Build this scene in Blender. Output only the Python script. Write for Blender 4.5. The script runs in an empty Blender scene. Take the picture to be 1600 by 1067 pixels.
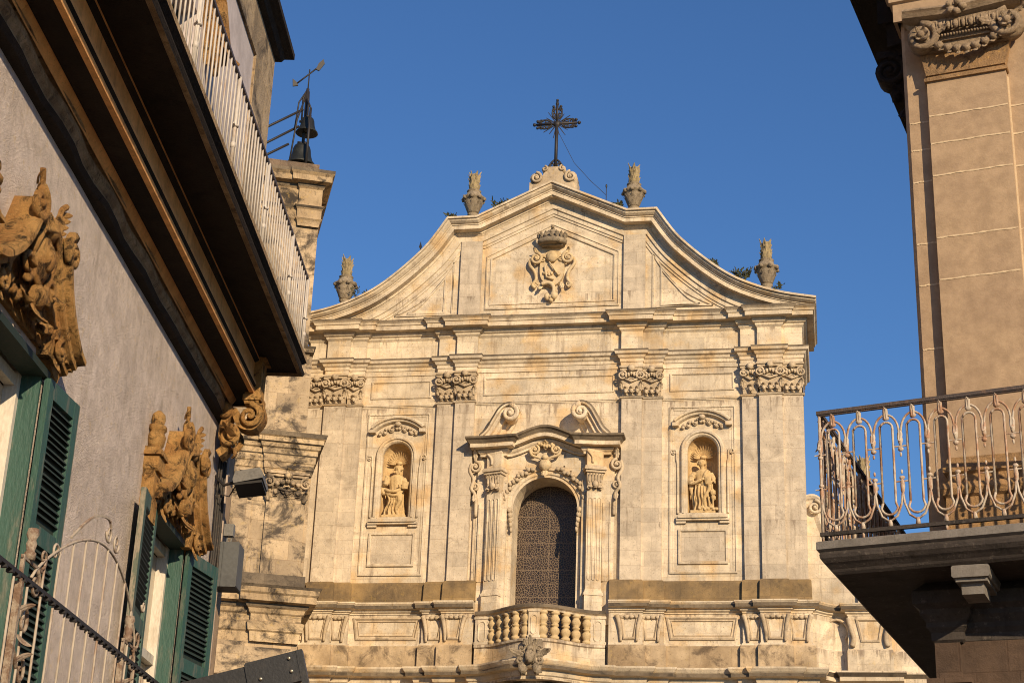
import bpy, bmesh, math, random
from math import sin, cos, pi, radians, sqrt, atan2
from mathutils import Vector, Matrix
random.seed(7)
scene = bpy.context.scene
# ---------------------------------------------------------------- camera, sky, sun, exposure
cam_d = bpy.data.cameras.new('camera'); cam = bpy.data.objects.new('camera', cam_d)
scene.collection.objects.link(cam); scene.camera = cam
_r = Vector((0.98358281, 0.17695611, 0.03537491)); _u = Vector((0.03215615, -0.36475848, 0.93054674)); _f = Vector((-0.17756923, 0.91413226, 0.3644604))
cam.matrix_world = Matrix(((_r.x, _u.x, -_f.x, 10.122), (_r.y, _u.y, -_f.y, -60.0), (_r.z, _u.z, -_f.z, 1.65), (0, 0, 0, 1)))
cam_d.sensor_width = 36; cam_d.lens = 58.675; cam_d.clip_end = 3000; cam_d.clip_start = 0.1
SUN_EL, SUN_AZ = 21.0, 35.0                      # azimuth measured from the church front's normal towards +x
S = Vector((sin(radians(SUN_AZ))*cos(radians(SUN_EL)), -cos(radians(SUN_AZ))*cos(radians(SUN_EL)), sin(radians(SUN_EL))))
world = bpy.data.worlds.new('World'); scene.world = world; world.use_nodes = True
wn = world.node_tree; wn.nodes.clear()
sky = wn.nodes.new('ShaderNodeTexSky'); sky.sky_type = 'NISHITA'; sky.sun_disc = False
sky.sun_elevation = radians(SUN_EL); sky.sun_rotation = radians(180-SUN_AZ)
sky.altitude = 300; sky.air_density = 1.35; sky.dust_density = 0.1; sky.ozone_density = 3.2
bg = wn.nodes.new('ShaderNodeBackground'); bg.inputs['Strength'].default_value = 0.084
wo = wn.nodes.new('ShaderNodeOutputWorld')
tint = wn.nodes.new('ShaderNodeMixRGB'); tint.blend_type = 'MULTIPLY'; tint.inputs[0].default_value = 1.0; tint.inputs[2].default_value = (0.57, 0.85, 1.25, 1)   # a deep clean evening blue
wn.links.new(sky.outputs[0], tint.inputs[1]); wn.links.new(tint.outputs[0], bg.inputs[0]); wn.links.new(bg.outputs[0], wo.inputs[0])
sd = bpy.data.lights.new('sun', 'SUN'); sd.energy = 5.0; sd.angle = radians(0.5); sd.color = (1.0, 0.77, 0.485)
so = bpy.data.objects.new('sun', sd); scene.collection.objects.link(so)
so.rotation_euler = S.to_track_quat('Z', 'Y').to_euler(); so.location = (30, -60, 40)
scene.view_settings.view_transform = 'Standard'; scene.view_settings.look = 'None'
scene.view_settings.exposure = 0.14; scene.view_settings.gamma = 1.0
scene.view_settings.use_curve_mapping = False
scene.render.engine = 'CYCLES'; scene.cycles.filter_width = 1.0
COL = scene.collection
# ---------------------------------------------------------------- materials
class NT:
    def __init__(s, m):
        m.use_nodes = True; s.t = m.node_tree; s.t.nodes.clear()
    def n(s, typ, ins=None, **kw):
        nd = s.t.nodes.new('ShaderNode'+typ)
        for k, v in kw.items(): setattr(nd, k, v)
        for k, v in (ins or {}).items():
            if hasattr(v, 'is_output') or isinstance(v, bpy.types.NodeSocket): s.t.links.new(v, nd.inputs[k])
            else: nd.inputs[k].default_value = v
        return nd
    def math(s, op, a, b=0.0, c=None):
        d = {0: a, 1: b}
        if c is not None: d[2] = c
        return s.n('Math', d, operation=op).outputs[0]
    def mix(s, f, a, b, bt='MIX'):
        return s.n('MixRGB', {0: f, 1: a, 2: b}, blend_type=bt).outputs[0]
    def ramp(s, f, a, b):
        return s.n('MapRange', {0: f, 1: a, 2: b, 3: 0.0, 4: 1.0}, interpolation_type='SMOOTHSTEP').outputs[0]
def c4(c): return (c[0], c[1], c[2], 1)
def stone(name, a, b, dark, stain=0.35, block=(0.95, 0.42), mortar=0.35, mort_col=None, pits=0.5, bump=0.35, lichen=None, lich=0.0, rough=0.9, blockvar=0.18, scale=1.0, seed=0.0, streak=0.3, msize=0.007, warm=None, runs=()):
    m = bpy.data.materials.new(name); t = NT(m)
    co = t.n('TexCoord').outputs['Object']
    mp = t.n('Mapping', {0: co, 1: (seed, seed*1.7, seed*0.6)}).outputs[0]
    sx = t.n('SeparateXYZ', {0: co})
    xx = t.math('MULTIPLY_ADD', sx.outputs[1], 0.83, sx.outputs[0])
    bv = t.n('CombineXYZ', {0: xx, 1: sx.outputs[2], 2: 0.0}).outputs[0]
    wob = t.n('TexNoise', {'Vector': co, 'Scale': 1.3, 'Detail': 2.0})
    bv2 = t.n('VectorMath', {0: bv, 1: t.n('VectorMath', {0: wob.outputs[1], 3: 0.03}, operation='SCALE').outputs[0]}, operation='ADD').outputs[0]
    br = t.n('TexBrick', {'Vector': bv2, 'Color1': (1-blockvar, 1-blockvar, 1-blockvar, 1), 'Color2': (1+blockvar*.5, 1+blockvar*.45, 1+blockvar*.3, 1), 'Mortar': (1-mortar*.6, 1-mortar*.7, 1-mortar*.8, 1), 'Scale': 1.0, 'Mortar Size': msize, 'Mortar Smooth': 0.4, 'Bias': 0.0, 'Brick Width': block[0], 'Row Height': block[1]}, offset=0.5, squash=0.8, squash_frequency=3)
    n1 = t.n('TexNoise', {'Vector': mp, 'Scale': 0.45*scale, 'Detail': 5.0, 'Roughness': 0.62}).outputs[0]
    n2 = t.n('TexNoise', {'Vector': mp, 'Scale': 2.3*scale, 'Detail': 8.0, 'Roughness': 0.68}).outputs[0]
    n3 = t.n('TexNoise', {'Vector': mp, 'Scale': 17.0*scale, 'Detail': 6.0, 'Roughness': 0.7}).outputs[0]
    base = t.mix(t.ramp(n1, 0.36, 0.64), c4(a), c4(b))
    if warm: base = t.mix(t.math('MULTIPLY', t.ramp(t.n('TexNoise', {'Vector': mp, 'Scale': 0.9*scale, 'Detail': 4.0}).outputs[0], 0.5, 0.68), 0.8), base, c4(warm))
    base = t.mix(1.0, base, br.outputs[0], 'MULTIPLY')
    mot = t.n('MixRGB', {0: t.ramp(n2, 0.3, 0.7), 1: (0.78, 0.76, 0.74, 1), 2: (1.12, 1.11, 1.09, 1)}).outputs[0]
    base = t.mix(0.8, base, mot, 'MULTIPLY')
    st = t.n('Mapping', {0: mp, 3: (2.6*scale, 2.6*scale, 0.22*scale)}).outputs[0]
    n4 = t.n('TexNoise', {'Vector': st, 'Scale': 1.0, 'Detail': 7.0, 'Roughness': 0.7}).outputs[0]
    st2 = t.n('Mapping', {0: mp, 3: (7.5*scale, 7.5*scale, 0.5*scale)}).outputs[0]
    n4b = t.n('TexNoise', {'Vector': st2, 'Scale': 1.0, 'Detail': 6.0, 'Roughness': 0.75}).outputs[0]
    sf = t.math('MULTIPLY', t.math('MAXIMUM', t.math('MULTIPLY', t.ramp(n4, 0.52, 0.74), 0.9), t.math('MULTIPLY', t.ramp(n4b, 0.56, 0.72), t.ramp(n1, 0.42, 0.62))), streak)
    n5 = t.n('TexNoise', {'Vector': mp, 'Scale': 1.15*scale, 'Detail': 9.0, 'Roughness': 0.72, 'Distortion': 0.6}).outputs[0]
    pf = t.math('MULTIPLY', t.ramp(n5, 0.60-0.16*stain, 0.72-0.1*stain), min(1.0, stain*1.15))
    base = t.mix(t.math('MAXIMUM', sf, pf), base, c4(dark))
    if runs:                                                        # rain-washed dirt runs: (top height, length, amount)
        acc = None
        for zt, ln, am in runs:
            up = t.n('MapRange', {0: sx.outputs[2], 1: zt-ln, 2: zt, 3: 0.0, 4: am}).outputs[0]
            up = t.math('MULTIPLY', up, t.math('LESS_THAN', sx.outputs[2], zt))
            acc = up if acc is None else t.math('MAXIMUM', acc, up)
        st3 = t.n('Mapping', {0: mp, 3: (4.0, 4.0, 0.55)}).outputs[0]
        n7 = t.n('TexNoise', {'Vector': st3, 'Scale': 1.0, 'Detail': 8.0, 'Roughness': 0.75}).outputs[0]
        th = t.math('SUBTRACT', 0.66, t.math('MULTIPLY', acc, 0.30))
        rf = t.n('MapRange', {0: n7, 1: th, 2: t.math('ADD', th, 0.12), 3: 0.0, 4: 0.75}, interpolation_type='SMOOTHSTEP').outputs[0]
        base = t.mix(t.math('MULTIPLY', rf, t.math('MINIMUM', t.math('MULTIPLY', acc, 2.5), 1.0)), base, c4([x*1.15 for x in dark]))
    if lich:
        nl = t.n('TexNoise', {'Vector': mp, 'Scale': 5.5*scale, 'Detail': 6.0, 'Roughness': 0.7}).outputs[0]
        base = t.mix(t.math('MULTIPLY', t.ramp(nl, 0.57, 0.66), lich), base, c4(lichen or (0.45, 0.36, 0.08)))
    pm = t.ramp(n3, 0.57, 0.68)
    base = t.mix(t.math('MULTIPLY', pm, pits), base, c4([x*.55 for x in dark]))
    n6 = t.n('TexNoise', {'Vector': mp, 'Scale': 55.0*scale, 'Detail': 4.0}).outputs[0]
    h = t.math('MULTIPLY_ADD', n3, 0.9, t.math('MULTIPLY', n6, 0.35))
    h = t.math('SUBTRACT', h, t.math('MULTIPLY', br.outputs[1], 0.5*min(1, mortar*2)))
    h = t.math('MULTIPLY_ADD', n2, 1.3, h)
    bp = t.n('Bump', {'Height': h, 'Strength': bump, 'Distance': 0.045}).outputs[0]
    bs = t.n('BsdfPrincipled', {'Base Color': base, 'Roughness': rough, 'Normal': bp, 'Specular IOR Level': 0.25})
    o = t.n('OutputMaterial', {0: bs.outputs[0]}); return m
def paint(name, col, col2=None, amt=0.4, rough=0.55, metal=0.0, bump=0.15, scale=6.0, zstretch=1.0, lo=0.5, hi=0.66):
    m = bpy.data.materials.new(name); t = NT(m)
    co = t.n('TexCoord').outputs['Object']
    mp = t.n('Mapping', {0: co, 3: (1, 1, zstretch)}).outputs[0]
    n = t.n('TexNoise', {'Vector': mp, 'Scale': scale, 'Detail': 8.0, 'Roughness': 0.7}).outputs[0]
    n2 = t.n('TexNoise', {'Vector': mp, 'Scale': scale*6, 'Detail': 4.0}).outputs[0]
    base = t.mix(t.math('MULTIPLY', t.ramp(n, lo, hi), amt), c4(col), c4(col2 or [x*.5 for x in col]))
    base = t.mix(0.35, base, t.mix(t.ramp(n2, .3, .7), (0.7, 0.7, 0.7, 1), (1.2, 1.2, 1.2, 1)), 'MULTIPLY')
    bp = t.n('Bump', {'Height': t.math('ADD', n, n2), 'Strength': bump, 'Distance': 0.01}).outputs[0]
    bs = t.n('BsdfPrincipled', {'Base Color': base, 'Roughness': rough, 'Metallic': metal, 'Normal': bp})
    t.n('OutputMaterial', {0: bs.outputs[0]}); return m
M = {}
CR = ((27.5, 1.0, .55), (31.2, 1.6, .5), (24.25, .9, .5), (25.7, .5, .5), (22.9, 1.3, .65), (18.15, .9, .5), (21.0, 1.0, .35), (16.9, .9, .35), (14.7, .6, .7), (13.5, .9, .75), (12.1, 1, .8))
M['church'] = stone('church_stone', (0.73, 0.63, 0.49), (0.60, 0.515, 0.395), (0.20, 0.15, 0.11), stain=0.36, mortar=0.42, pits=0.6, lichen=(0.60, 0.42, 0.16), lich=0.3, streak=0.80, blockvar=0.16, runs=CR, warm=(0.66, 0.47, 0.26), block=(1.15, 0.52))
M['church_shaft'] = stone('pilaster_stone', (0.64, 0.55, 0.435), (0.53, 0.455, 0.36), (0.19, 0.145, 0.105), stain=0.38, mortar=0.42, pits=0.6, streak=0.6, blockvar=0.12, runs=CR, block=(1.3, 0.55), seed=3.1)
M['band'] = stone('stained_plinth_stone', (0.38, 0.26, 0.125), (0.20, 0.145, 0.085), (0.07, 0.054, 0.04), stain=0.5, mortar=0.3, pits=0.5, lichen=(0.40, 0.27, 0.08), lich=0.3, streak=0.4, seed=5.5, block=(1.6, 0.9))
M['band2'] = stone('patchy_plinth_stone', (0.58, 0.45, 0.30), (0.34, 0.25, 0.155), (0.10, 0.072, 0.05), stain=0.70, mortar=0.3, pits=0.5, lichen=(0.46, 0.33, 0.12), lich=0.3, streak=0.4, seed=2.2, block=(1.5, 0.9))
M['carve'] = stone('carved_stone', (0.62, 0.51, 0.37), (0.48, 0.385, 0.27), (0.08, 0.06, 0.045), stain=0.50, mortar=0, blockvar=0.05, pits=0.6, lichen=(0.52, 0.36, 0.11), lich=0.35, streak=0.35, seed=8.0, scale=1.6)
M['carve_warm'] = stone('warm_carved_stone', (0.64, 0.51, 0.33), (0.58, 0.44, 0.25), (0.13, 0.09, 0.06), stain=0.36, mortar=0, blockvar=0.03, pits=0.5, lichen=(0.60, 0.38, 0.11), lich=0.5, streak=0.3, seed=1.3, scale=1.6)
M['ochre'] = stone('ochre_niche_stone', (0.64, 0.47, 0.25), (0.56, 0.385, 0.19), (0.12, 0.08, 0.05), stain=0.4, mortar=0, blockvar=0.03, pits=0.5, streak=0.4, seed=1.9, scale=2)
M['crust'] = stone('blackened_stone', (0.13, 0.105, 0.08), (0.22, 0.175, 0.125), (0.035, 0.03, 0.026), stain=0.6, mortar=0.2, pits=0.6, streak=0.5, seed=4.0, scale=1.5)
M['tower'] = stone('tower_stone', (0.58, 0.45, 0.30), (0.44, 0.34, 0.23), (0.08, 0.064, 0.05), stain=0.86, mortar=0.6, pits=0.6, lichen=(0.50, 0.35, 0.13), lich=0.3, streak=0.7, seed=6.6, block=(0.72, 0.62), blockvar=0.3)
M['towermold'] = stone('tower_cornice_stone', (0.60, 0.46, 0.29), (0.46, 0.34, 0.21), (0.05, 0.04, 0.032), stain=0.90, mortar=0.35, pits=0.6, lichen=(0.5, 0.33, 0.1), lich=0.35, streak=0.8, seed=9.1, block=(1.2, 2.0))
M['rubble'] = stone('rough_parapet_stone', (0.27, 0.20, 0.145), (0.20, 0.15, 0.11), (0.09, 0.07, 0.055), stain=0.6, mortar=0.5, pits=0.8, streak=0.3, seed=3.3, bump=0.9, scale=3)
M['plaster'] = stone('rough_lilac_plaster', (0.76, 0.67, 0.63), (0.64, 0.56, 0.525), (0.32, 0.25, 0.19), stain=0.36, mortar=0, blockvar=0, pits=0.35, lichen=(0.72, 0.56, 0.33), lich=0.45, streak=0.5, seed=2.9, scale=2.6, bump=0.85)
M['plaster2'] = stone('smooth_white_plaster', (0.56, 0.50, 0.50), (0.50, 0.45, 0.45), (0.4, 0.34, 0.3), stain=0.06, mortar=0, blockvar=0, pits=0.06, streak=0.2, seed=2.0, scale=2, bump=0.12)
M['gold'] = stone('golden_carved_stone', (0.76, 0.45, 0.17), (0.56, 0.29, 0.10), (0.025, 0.016, 0.012), stain=0.80, mortar=0, blockvar=0, pits=0.75, lichen=(0.78, 0.58, 0.26), lich=0.5, streak=0.6, seed=4.7, scale=7.0, bump=1.0)
M['fascia_lit'] = stone('lit_orange_fascia_stone', (0.90, 0.50, 0.20), (0.72, 0.38, 0.15), (0.20, 0.10, 0.05), stain=0.25, mortar=0.2, blockvar=0.1, pits=0.35, lichen=(0.8, 0.52, 0.22), lich=0.35, streak=0.6, seed=1.9, scale=2.5, bump=0.5, block=(1.4, 1.0))  # orange raised to stand in for sunlight bounced under the slab
M['ledge'] = stone('crumbling_ledge_stone', (0.70, 0.52, 0.32), (0.46, 0.32, 0.19), (0.035, 0.028, 0.024), stain=0.60, mortar=0.2, blockvar=0.1, pits=0.9, lichen=(0.62, 0.46, 0.2), lich=0.5, streak=0.5, seed=7.9, scale=6, bump=1.0)
M['soot_shade'] = stone('sooty_shaded_stone', (0.028, 0.022, 0.019), (0.045, 0.034, 0.028), (0.010, 0.009, 0.009), stain=0.6, mortar=0.2, blockvar=0.3, pits=0.6, streak=0.3, seed=7.0, scale=2, bump=0.8, block=(1.2, .6))  # dirty stone, darkened further so undersides carry their shade in the colour
M['rtan'] = stone('smooth_tan_stone', (0.42, 0.31, 0.21), (0.375, 0.275, 0.19), (0.26, 0.18, 0.12), stain=0.25, mortar=0, blockvar=0, pits=0.10, lichen=(0.5, 0.38, 0.22), lich=0.12, streak=0.18, seed=1.1, scale=3, bump=0.16)
M['rstain'] = stone('stained_tan_stone', (0.42, 0.26, 0.13), (0.34, 0.22, 0.12), (0.06, 0.045, 0.035), stain=0.55, mortar=0, blockvar=0, pits=0.6, lichen=(0.6, 0.36, 0.1), lich=0.5, streak=0.7, seed=1.7, scale=4, bump=0.5)
M['rcarve'] = stone('carved_capital_stone', (0.50, 0.385, 0.27), (0.38, 0.29, 0.20), (0.03, 0.025, 0.022), stain=0.4, mortar=0, blockvar=0, pits=0.8, streak=0.5, seed=2.7, scale=9, bump=0.7)
M['mortar'] = paint('pale_mortar', (0.62, 0.49, 0.33), (0.45, 0.33, 0.2), 0.5, rough=0.95, scale=20)
M['grey'] = stone('dark_grey_balcony_stone', (0.07, 0.06, 0.057), (0.05, 0.043, 0.041), (0.02, 0.018, 0.016), stain=0.6, mortar=0.0, blockvar=0, pits=0.5, lichen=(0.2, 0.17, 0.15), lich=0.35, streak=0.7, seed=5.0, scale=3, bump=0.3, rough=0.7)  # grey lowered to put the underside shade into the colour
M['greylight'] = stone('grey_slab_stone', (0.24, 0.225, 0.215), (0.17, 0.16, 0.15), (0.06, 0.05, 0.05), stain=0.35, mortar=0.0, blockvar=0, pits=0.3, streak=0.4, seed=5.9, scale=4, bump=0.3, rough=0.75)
M['brownwall'] = stone('dark_brown_wall_stone', (0.12, 0.082, 0.062), (0.095, 0.066, 0.052), (0.05, 0.036, 0.03), stain=0.4, mortar=0.3, blockvar=0.15, pits=0.3, streak=0.5, seed=6.0, scale=4, block=(.42, .6))
M['iron'] = paint('black_iron', (0.018, 0.016, 0.018), (0.05, 0.03, 0.02), 0.5, rough=0.6, scale=9)
M['rust'] = paint('weathered_painted_iron', (0.50, 0.44, 0.37), (0.34, 0.16, 0.08), 0.85, rough=0.75, scale=11, bump=0.5, zstretch=0.5, lo=.44, hi=.60)
M['rustbar'] = paint('pale_rusting_bar', (0.42, 0.36, 0.29), (0.22, 0.12, 0.07), 0.85, rough=0.7, scale=10, bump=0.4, zstretch=0.3)
M['lowiron'] = paint('aged_balcony_iron', (0.32, 0.26, 0.20), (0.14, 0.075, 0.045), 0.85, rough=0.8, scale=12, bump=0.5, lo=.42, hi=.58)
M['darkrail'] = paint('dark_handrail_iron', (0.075, 0.06, 0.058), (0.2, 0.12, 0.08), 0.6, rough=0.6, scale=14, bump=.4)
M['green'] = paint('faded_green_paint', (0.03, 0.085, 0.07), (0.12, 0.13, 0.105), 0.85, rough=0.6, scale=9, bump=0.5, zstretch=0.25)
M['greenold'] = paint('peeling_green_edge', (0.10, 0.12, 0.09), (0.26, 0.22, 0.17), 0.9, rough=0.8, scale=16, bump=0.7, zstretch=0.3, lo=.42, hi=.56)
M['slat'] = paint('dark_green_slat', (0.018, 0.034, 0.028), (0.05, 0.05, 0.04), 0.6, rough=0.7, scale=12)
M['white'] = paint('white_window_paint', (0.62, 0.57, 0.50), (0.40, 0.34, 0.26), 0.5, rough=0.5, scale=9, zstretch=.3)
M['whitebar'] = paint('off_white_railing_paint', (0.50, 0.46, 0.42), (0.34, 0.23, 0.15), 0.7, rough=0.5, scale=10, zstretch=.3, lo=.52, hi=.7)
M['lampgrey'] = paint('grey_metal_housing', (0.19, 0.185, 0.18), (0.10, 0.10, 0.10), 0.5, rough=0.5, metal=.3, scale=8)
M['boxgrey'] = paint('dark_slate_box', (0.085, 0.09, 0.095), (0.05, 0.05, 0.055), 0.5, rough=0.6, scale=4)
M['black'] = paint('black_steel', (0.02, 0.021, 0.024), (0.045, 0.04, 0.038), 0.6, rough=0.42, scale=7)
M['bolt'] = paint('bright_bolt', (0.5, 0.45, 0.36), None, 0.4, rough=0.35, metal=.8, scale=30)
M['bronze'] = paint('dark_bronze', (0.022, 0.024, 0.022), (0.05, 0.055, 0.045), 0.5, rough=0.5, metal=0.3, scale=4)
M['leafdark'] = paint('dry_weed', (0.06, 0.065, 0.025), (0.11, 0.08, 0.035), 0.7, rough=0.8, scale=20)
M['cable'] = paint('black_cable', (0.03, 0.026, 0.024), (0.10, 0.07, 0.05), 0.6, rough=0.7, scale=15)
M['dirtwhite'] = paint('pale_conduit', (0.40, 0.32, 0.26), (0.2, 0.14, 0.1), 0.6, rough=0.8, scale=14)
M['tile'] = paint('terracotta_tile', (0.30, 0.15, 0.08), (0.2, 0.14, 0.08), 0.6, rough=0.85, scale=9)
M['street'] = stone('paving_stone', (0.13, 0.095, 0.065), (0.10, 0.075, 0.055), (0.06, 0.045, 0.035), stain=0.3, mortar=0.4, seed=1.0, block=(.8, .4))  # paving colour kept dark in place of shade from the street's buildings
M['urn'] = stone('weathered_urn_stone', (0.42, 0.345, 0.25), (0.30, 0.245, 0.18), (0.06, 0.05, 0.04), stain=0.6, mortar=0, blockvar=0, pits=0.9, lichen=(0.45, 0.36, 0.12), lich=0.35, streak=0.6, seed=8.8, scale=4, bump=0.8)
def glass(name, col, rough=0.08):
    m = bpy.data.materials.new(name); t = NT(m)
    b = t.n('BsdfPrincipled', {'Base Color': c4(col), 'Roughness': rough, 'IOR': 1.5, 'Specular IOR Level': 0.6})
    t.n('OutputMaterial', {0: b.outputs[0]}); return m
M['glass'] = glass('window_glass', (0.05, 0.045, 0.04)); M['curtain'] = glass('curtained_glass', (0.42, 0.36, 0.27), 0.2)
M['dark'] = glass('dark_interior', (0.012, 0.011, 0.011), 0.6)
def lead_mat():
    m = bpy.data.materials.new('leaded_window'); t = NT(m)
    co = t.n('TexCoord').outputs['Object']
    sx = t.n('SeparateXYZ', {0: co})
    v = t.n('CombineXYZ', {0: sx.outputs[0], 1: sx.outputs[2], 2: 0.0}).outputs[0]
    w = t.n('TexNoise', {'Vector': v, 'Scale': 3.0, 'Detail': 2.0}).outputs[1]
    v2 = t.n('VectorMath', {0: v, 1: t.n('VectorMath', {0: w, 3: 0.12}, operation='SCALE').outputs[0]}, operation='ADD').outputs[0]
    vo = t.n('TexVoronoi', {'Vector': v2, 'Scale': 11.0, 'Randomness': 1.0}, feature='DISTANCE_TO_EDGE', voronoi_dimensions='2D')
    e1 = t.ramp(vo.outputs[0], 0.10, 0.03)
    br = t.n('TexBrick', {'Vector': v, 'Scale': 1.0, 'Mortar Size': 0.013, 'Brick Width': 1.9, 'Row Height': 0.52, 'Mortar Smooth': 0.2}, offset=0.0)
    vc = t.n('TexVoronoi', {'Vector': v2, 'Scale': 8.0, 'Randomness': 0.95}, voronoi_dimensions='2D').outputs[1]
    gl = t.mix(0.35, (0.03, 0.023, 0.02, 1), t.mix(1.0, t.n('RGBToBW', {0: vc}).outputs[0], (0.12, 0.08, 0.06, 1), 'MULTIPLY'))
    e = t.math('MAXIMUM', e1, t.math('MULTIPLY', br.outputs[1], 0.6))
    base = t.mix(e, gl, (0.27, 0.20, 0.14, 1))
    bp = t.n('Bump', {'Height': e, 'Strength': 0.6, 'Distance': 0.03}).outputs[0]
    b = t.n('BsdfPrincipled', {'Base Color': base, 'Roughness': t.math('MULTIPLY_ADD', e, 0.35, 0.3), 'Normal': bp, 'Specular IOR Level': 0.3})
    t.n('OutputMaterial', {0: b.outputs[0]}); return m
M['lead'] = lead_mat()
# ---------------------------------------------------------------- mesh builder
I4 = Matrix.Identity(4)
def T(x=0, y=0, z=0): return Matrix.Translation((x, y, z))
def R(a, ax='Z'): return Matrix.Rotation(radians(a), 4, ax)
def Sc(x, y=None, z=None):
    y = x if y is None else y; z = x if z is None else z
    return Matrix.Diagonal((x, y, z, 1))
class MB:
    def __init__(s): s.v = []; s.f = []; s.sm = []; s.mi = []
    def add(s, vs, fs, X=None, smooth=False, mi=0):
        o = len(s.v)
        s.v += [tuple(X @ Vector(p)) if X is not None else tuple(p) for p in vs]
        for k, f in enumerate(fs):
            s.f.append(tuple(i+o for i in f)); s.sm.append(smooth); s.mi.append(mi[k] if isinstance(mi, list) else mi)
        return s
    def box(s, x0, x1, y0, y1, z0, z1, X=None, mi=0, b=0.0):
        if b > 0:
            return s.prism([(x0+b, z0), (x1-b, z0), (x1, z0+b), (x1, z1-b), (x1-b, z1), (x0+b, z1), (x0, z1-b), (x0, z0+b)], y0, y1, X, mi)
        vs = [(x, y, z) for x in (x0, x1) for y in (y0, y1) for z in (z0, z1)]
        return s.add(vs, [(0, 1, 3, 2), (4, 6, 7, 5), (0, 4, 5, 1), (2, 3, 7, 6), (0, 2, 6, 4), (1, 5, 7, 3)], X, False, mi)
    def frus(s, x0, x1, y0, y1, z0, z1, dx, dy, X=None, mi=0):   # box whose top is grown by dx, dy
        vs = [(x0, y0, z0), (x1, y0, z0), (x1, y1, z0), (x0, y1, z0), (x0-dx, y0-dy, z1), (x1+dx, y0-dy, z1), (x1+dx, y1+dy, z1), (x0-dx, y1+dy, z1)]
        return s.add(vs, [(0, 3, 2, 1), (4, 5, 6, 7), (0, 1, 5, 4), (1, 2, 6, 5), (2, 3, 7, 6), (3, 0, 4, 7)], X, False, mi)
    def prism(s, poly, y0, y1, X=None, mi=0, smooth=False):      # (x,z) polygon, thick in y
        n = len(poly)
        vs = [(x, y0, z) for x, z in poly]+[(x, y1, z) for x, z in poly]
        fs = [tuple(range(n)), tuple(range(2*n-1, n-1, -1))]+[(i, i+n, (i+1) % n+n, (i+1) % n) for i in range(n)]
        return s.add(vs, fs, X, smooth, mi)
    def lathe(s, prof, n=14, X=None, mi=0, flute=0.0, nf=0):
        vs = []; fs = []
        for r, z in prof:
            for k in range(n):
                a = 2*pi*k/n; rr = r*(1+flute*cos(nf*a)) if nf else r
                vs.append((rr*cos(a), rr*sin(a), z))
        for i in range(len(prof)-1):
            for k in range(n):
                fs.append((i*n+k, i*n+(k+1) % n, (i+1)*n+(k+1) % n, (i+1)*n+k))
        fs += [tuple(range(n-1, -1, -1)), tuple((len(prof)-1)*n+k for k in range(n))]
        return s.add(vs, fs, X, True, mi)
    def tube(s, pts, rad, n=6, X=None, mi=0, flat=1.0):
        pts = [Vector(p) for p in pts]; m = len(pts)
        rad = rad if isinstance(rad, (list, tuple)) else [rad]*m
        vs = []; fs = []; up = None
        for i, p in enumerate(pts):
            d = (pts[min(i+1, m-1)]-pts[max(i-1, 0)])
            d = d.normalized() if d.length > 1e-9 else Vector((0, 0, 1))
            if up is None:
                up = Vector((0, 1, 0)) if abs(d.y) < .9 else Vector((1, 0, 0))
            b = d.cross(up).normalized(); up = b.cross(d).normalized()
            for k in range(n):
                a = 2*pi*(k+.5)/n
                vs.append(p+(b*cos(a)+up*sin(a)*flat)*rad[i])
        for i in range(m-1):
            for k in range(n): fs.append((i*n+k, i*n+(k+1) % n, (i+1)*n+(k+1) % n, (i+1)*n+k))
        fs += [tuple(range(n-1, -1, -1)), tuple((m-1)*n+k for k in range(n))]
        return s.add(vs, fs, X, n > 4, mi)
    def sweep(s, path, prof, fn, closed=False, mi=0, crust=(), cap=True, loop=False, smooth=False):
        """prof (off, h) swept along 2-D path; off along right-hand normal; fn(a,b,h)->xyz"""
        P = [Vector(p) for p in path]; n = len(P); np_ = len(prof); vs = []; fs = []; ms = []
        for i in range(n):
            if closed: a, b, c = P[i-1], P[i], P[(i+1) % n]
            else: a, b, c = P[max(i-1, 0)], P[i], P[min(i+1, n-1)]
            d1 = (b-a); d2 = (c-b)
            if d1.length < 1e-9: d1 = d2
            if d2.length < 1e-9: d2 = d1
            d1.normalize(); d2.normalize()
            n1 = Vector((d1.y, -d1.x)); n2 = Vector((d2.y, -d2.x))
            q = 1+n1.dot(n2); mt = (n1+n2)/q if q > 0.15 else n1
            for off, h in prof:
                p = b+mt*off; vs.append(fn(p.x, p.y, h))
        seg = n if closed else n-1; pr = np_ if loop else np_-1
        for i in range(seg):
            for k in range(pr):
                fs.append((i*np_+k, ((i+1) % n)*np_+k, ((i+1) % n)*np_+(k+1) % np_, i*np_+(k+1) % np_)); ms.append(1 if k in crust else mi)
        if cap and not closed:
            fs.append(tuple(range(np_))); ms.append(mi); fs.append(tuple((n-1)*np_+k for k in range(np_-1, -1, -1))); ms.append(mi)
        return s.add(vs, fs, None, smooth, ms)
    def blob(s, c, r, X=None, mi=0, nz=0.15, n=8):
        rx, ry, rz = r if isinstance(r, (tuple, list)) else (r, r, r)
        ph = random.random()*9; vs = [(c[0], c[1], c[2]-rz)]; fs = []; m = n-2
        for i in range(1, m):
            t = pi*i/m
            for k in range(n):
                a = 2*pi*k/n; j = 1+nz*sin(3*a+ph+i*1.7)*cos(2*t+ph)
                vs.append((c[0]+rx*sin(t)*cos(a)*j, c[1]+ry*sin(t)*sin(a)*j, c[2]-rz*cos(t)*j))
        vs.append((c[0], c[1], c[2]+rz)); L = len(vs)-1
        for k in range(n):
            fs.append((0, 1+(k+1) % n, 1+k)); fs.append((L, L-n+k, L-n+(k+1) % n))
        for i in range(m-2):
            for k in range(n): fs.append((1+i*n+k, 1+i*n+(k+1) % n, 1+(i+1)*n+(k+1) % n, 1+(i+1)*n+k))
        return s.add(vs, fs, X, True, mi)
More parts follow.
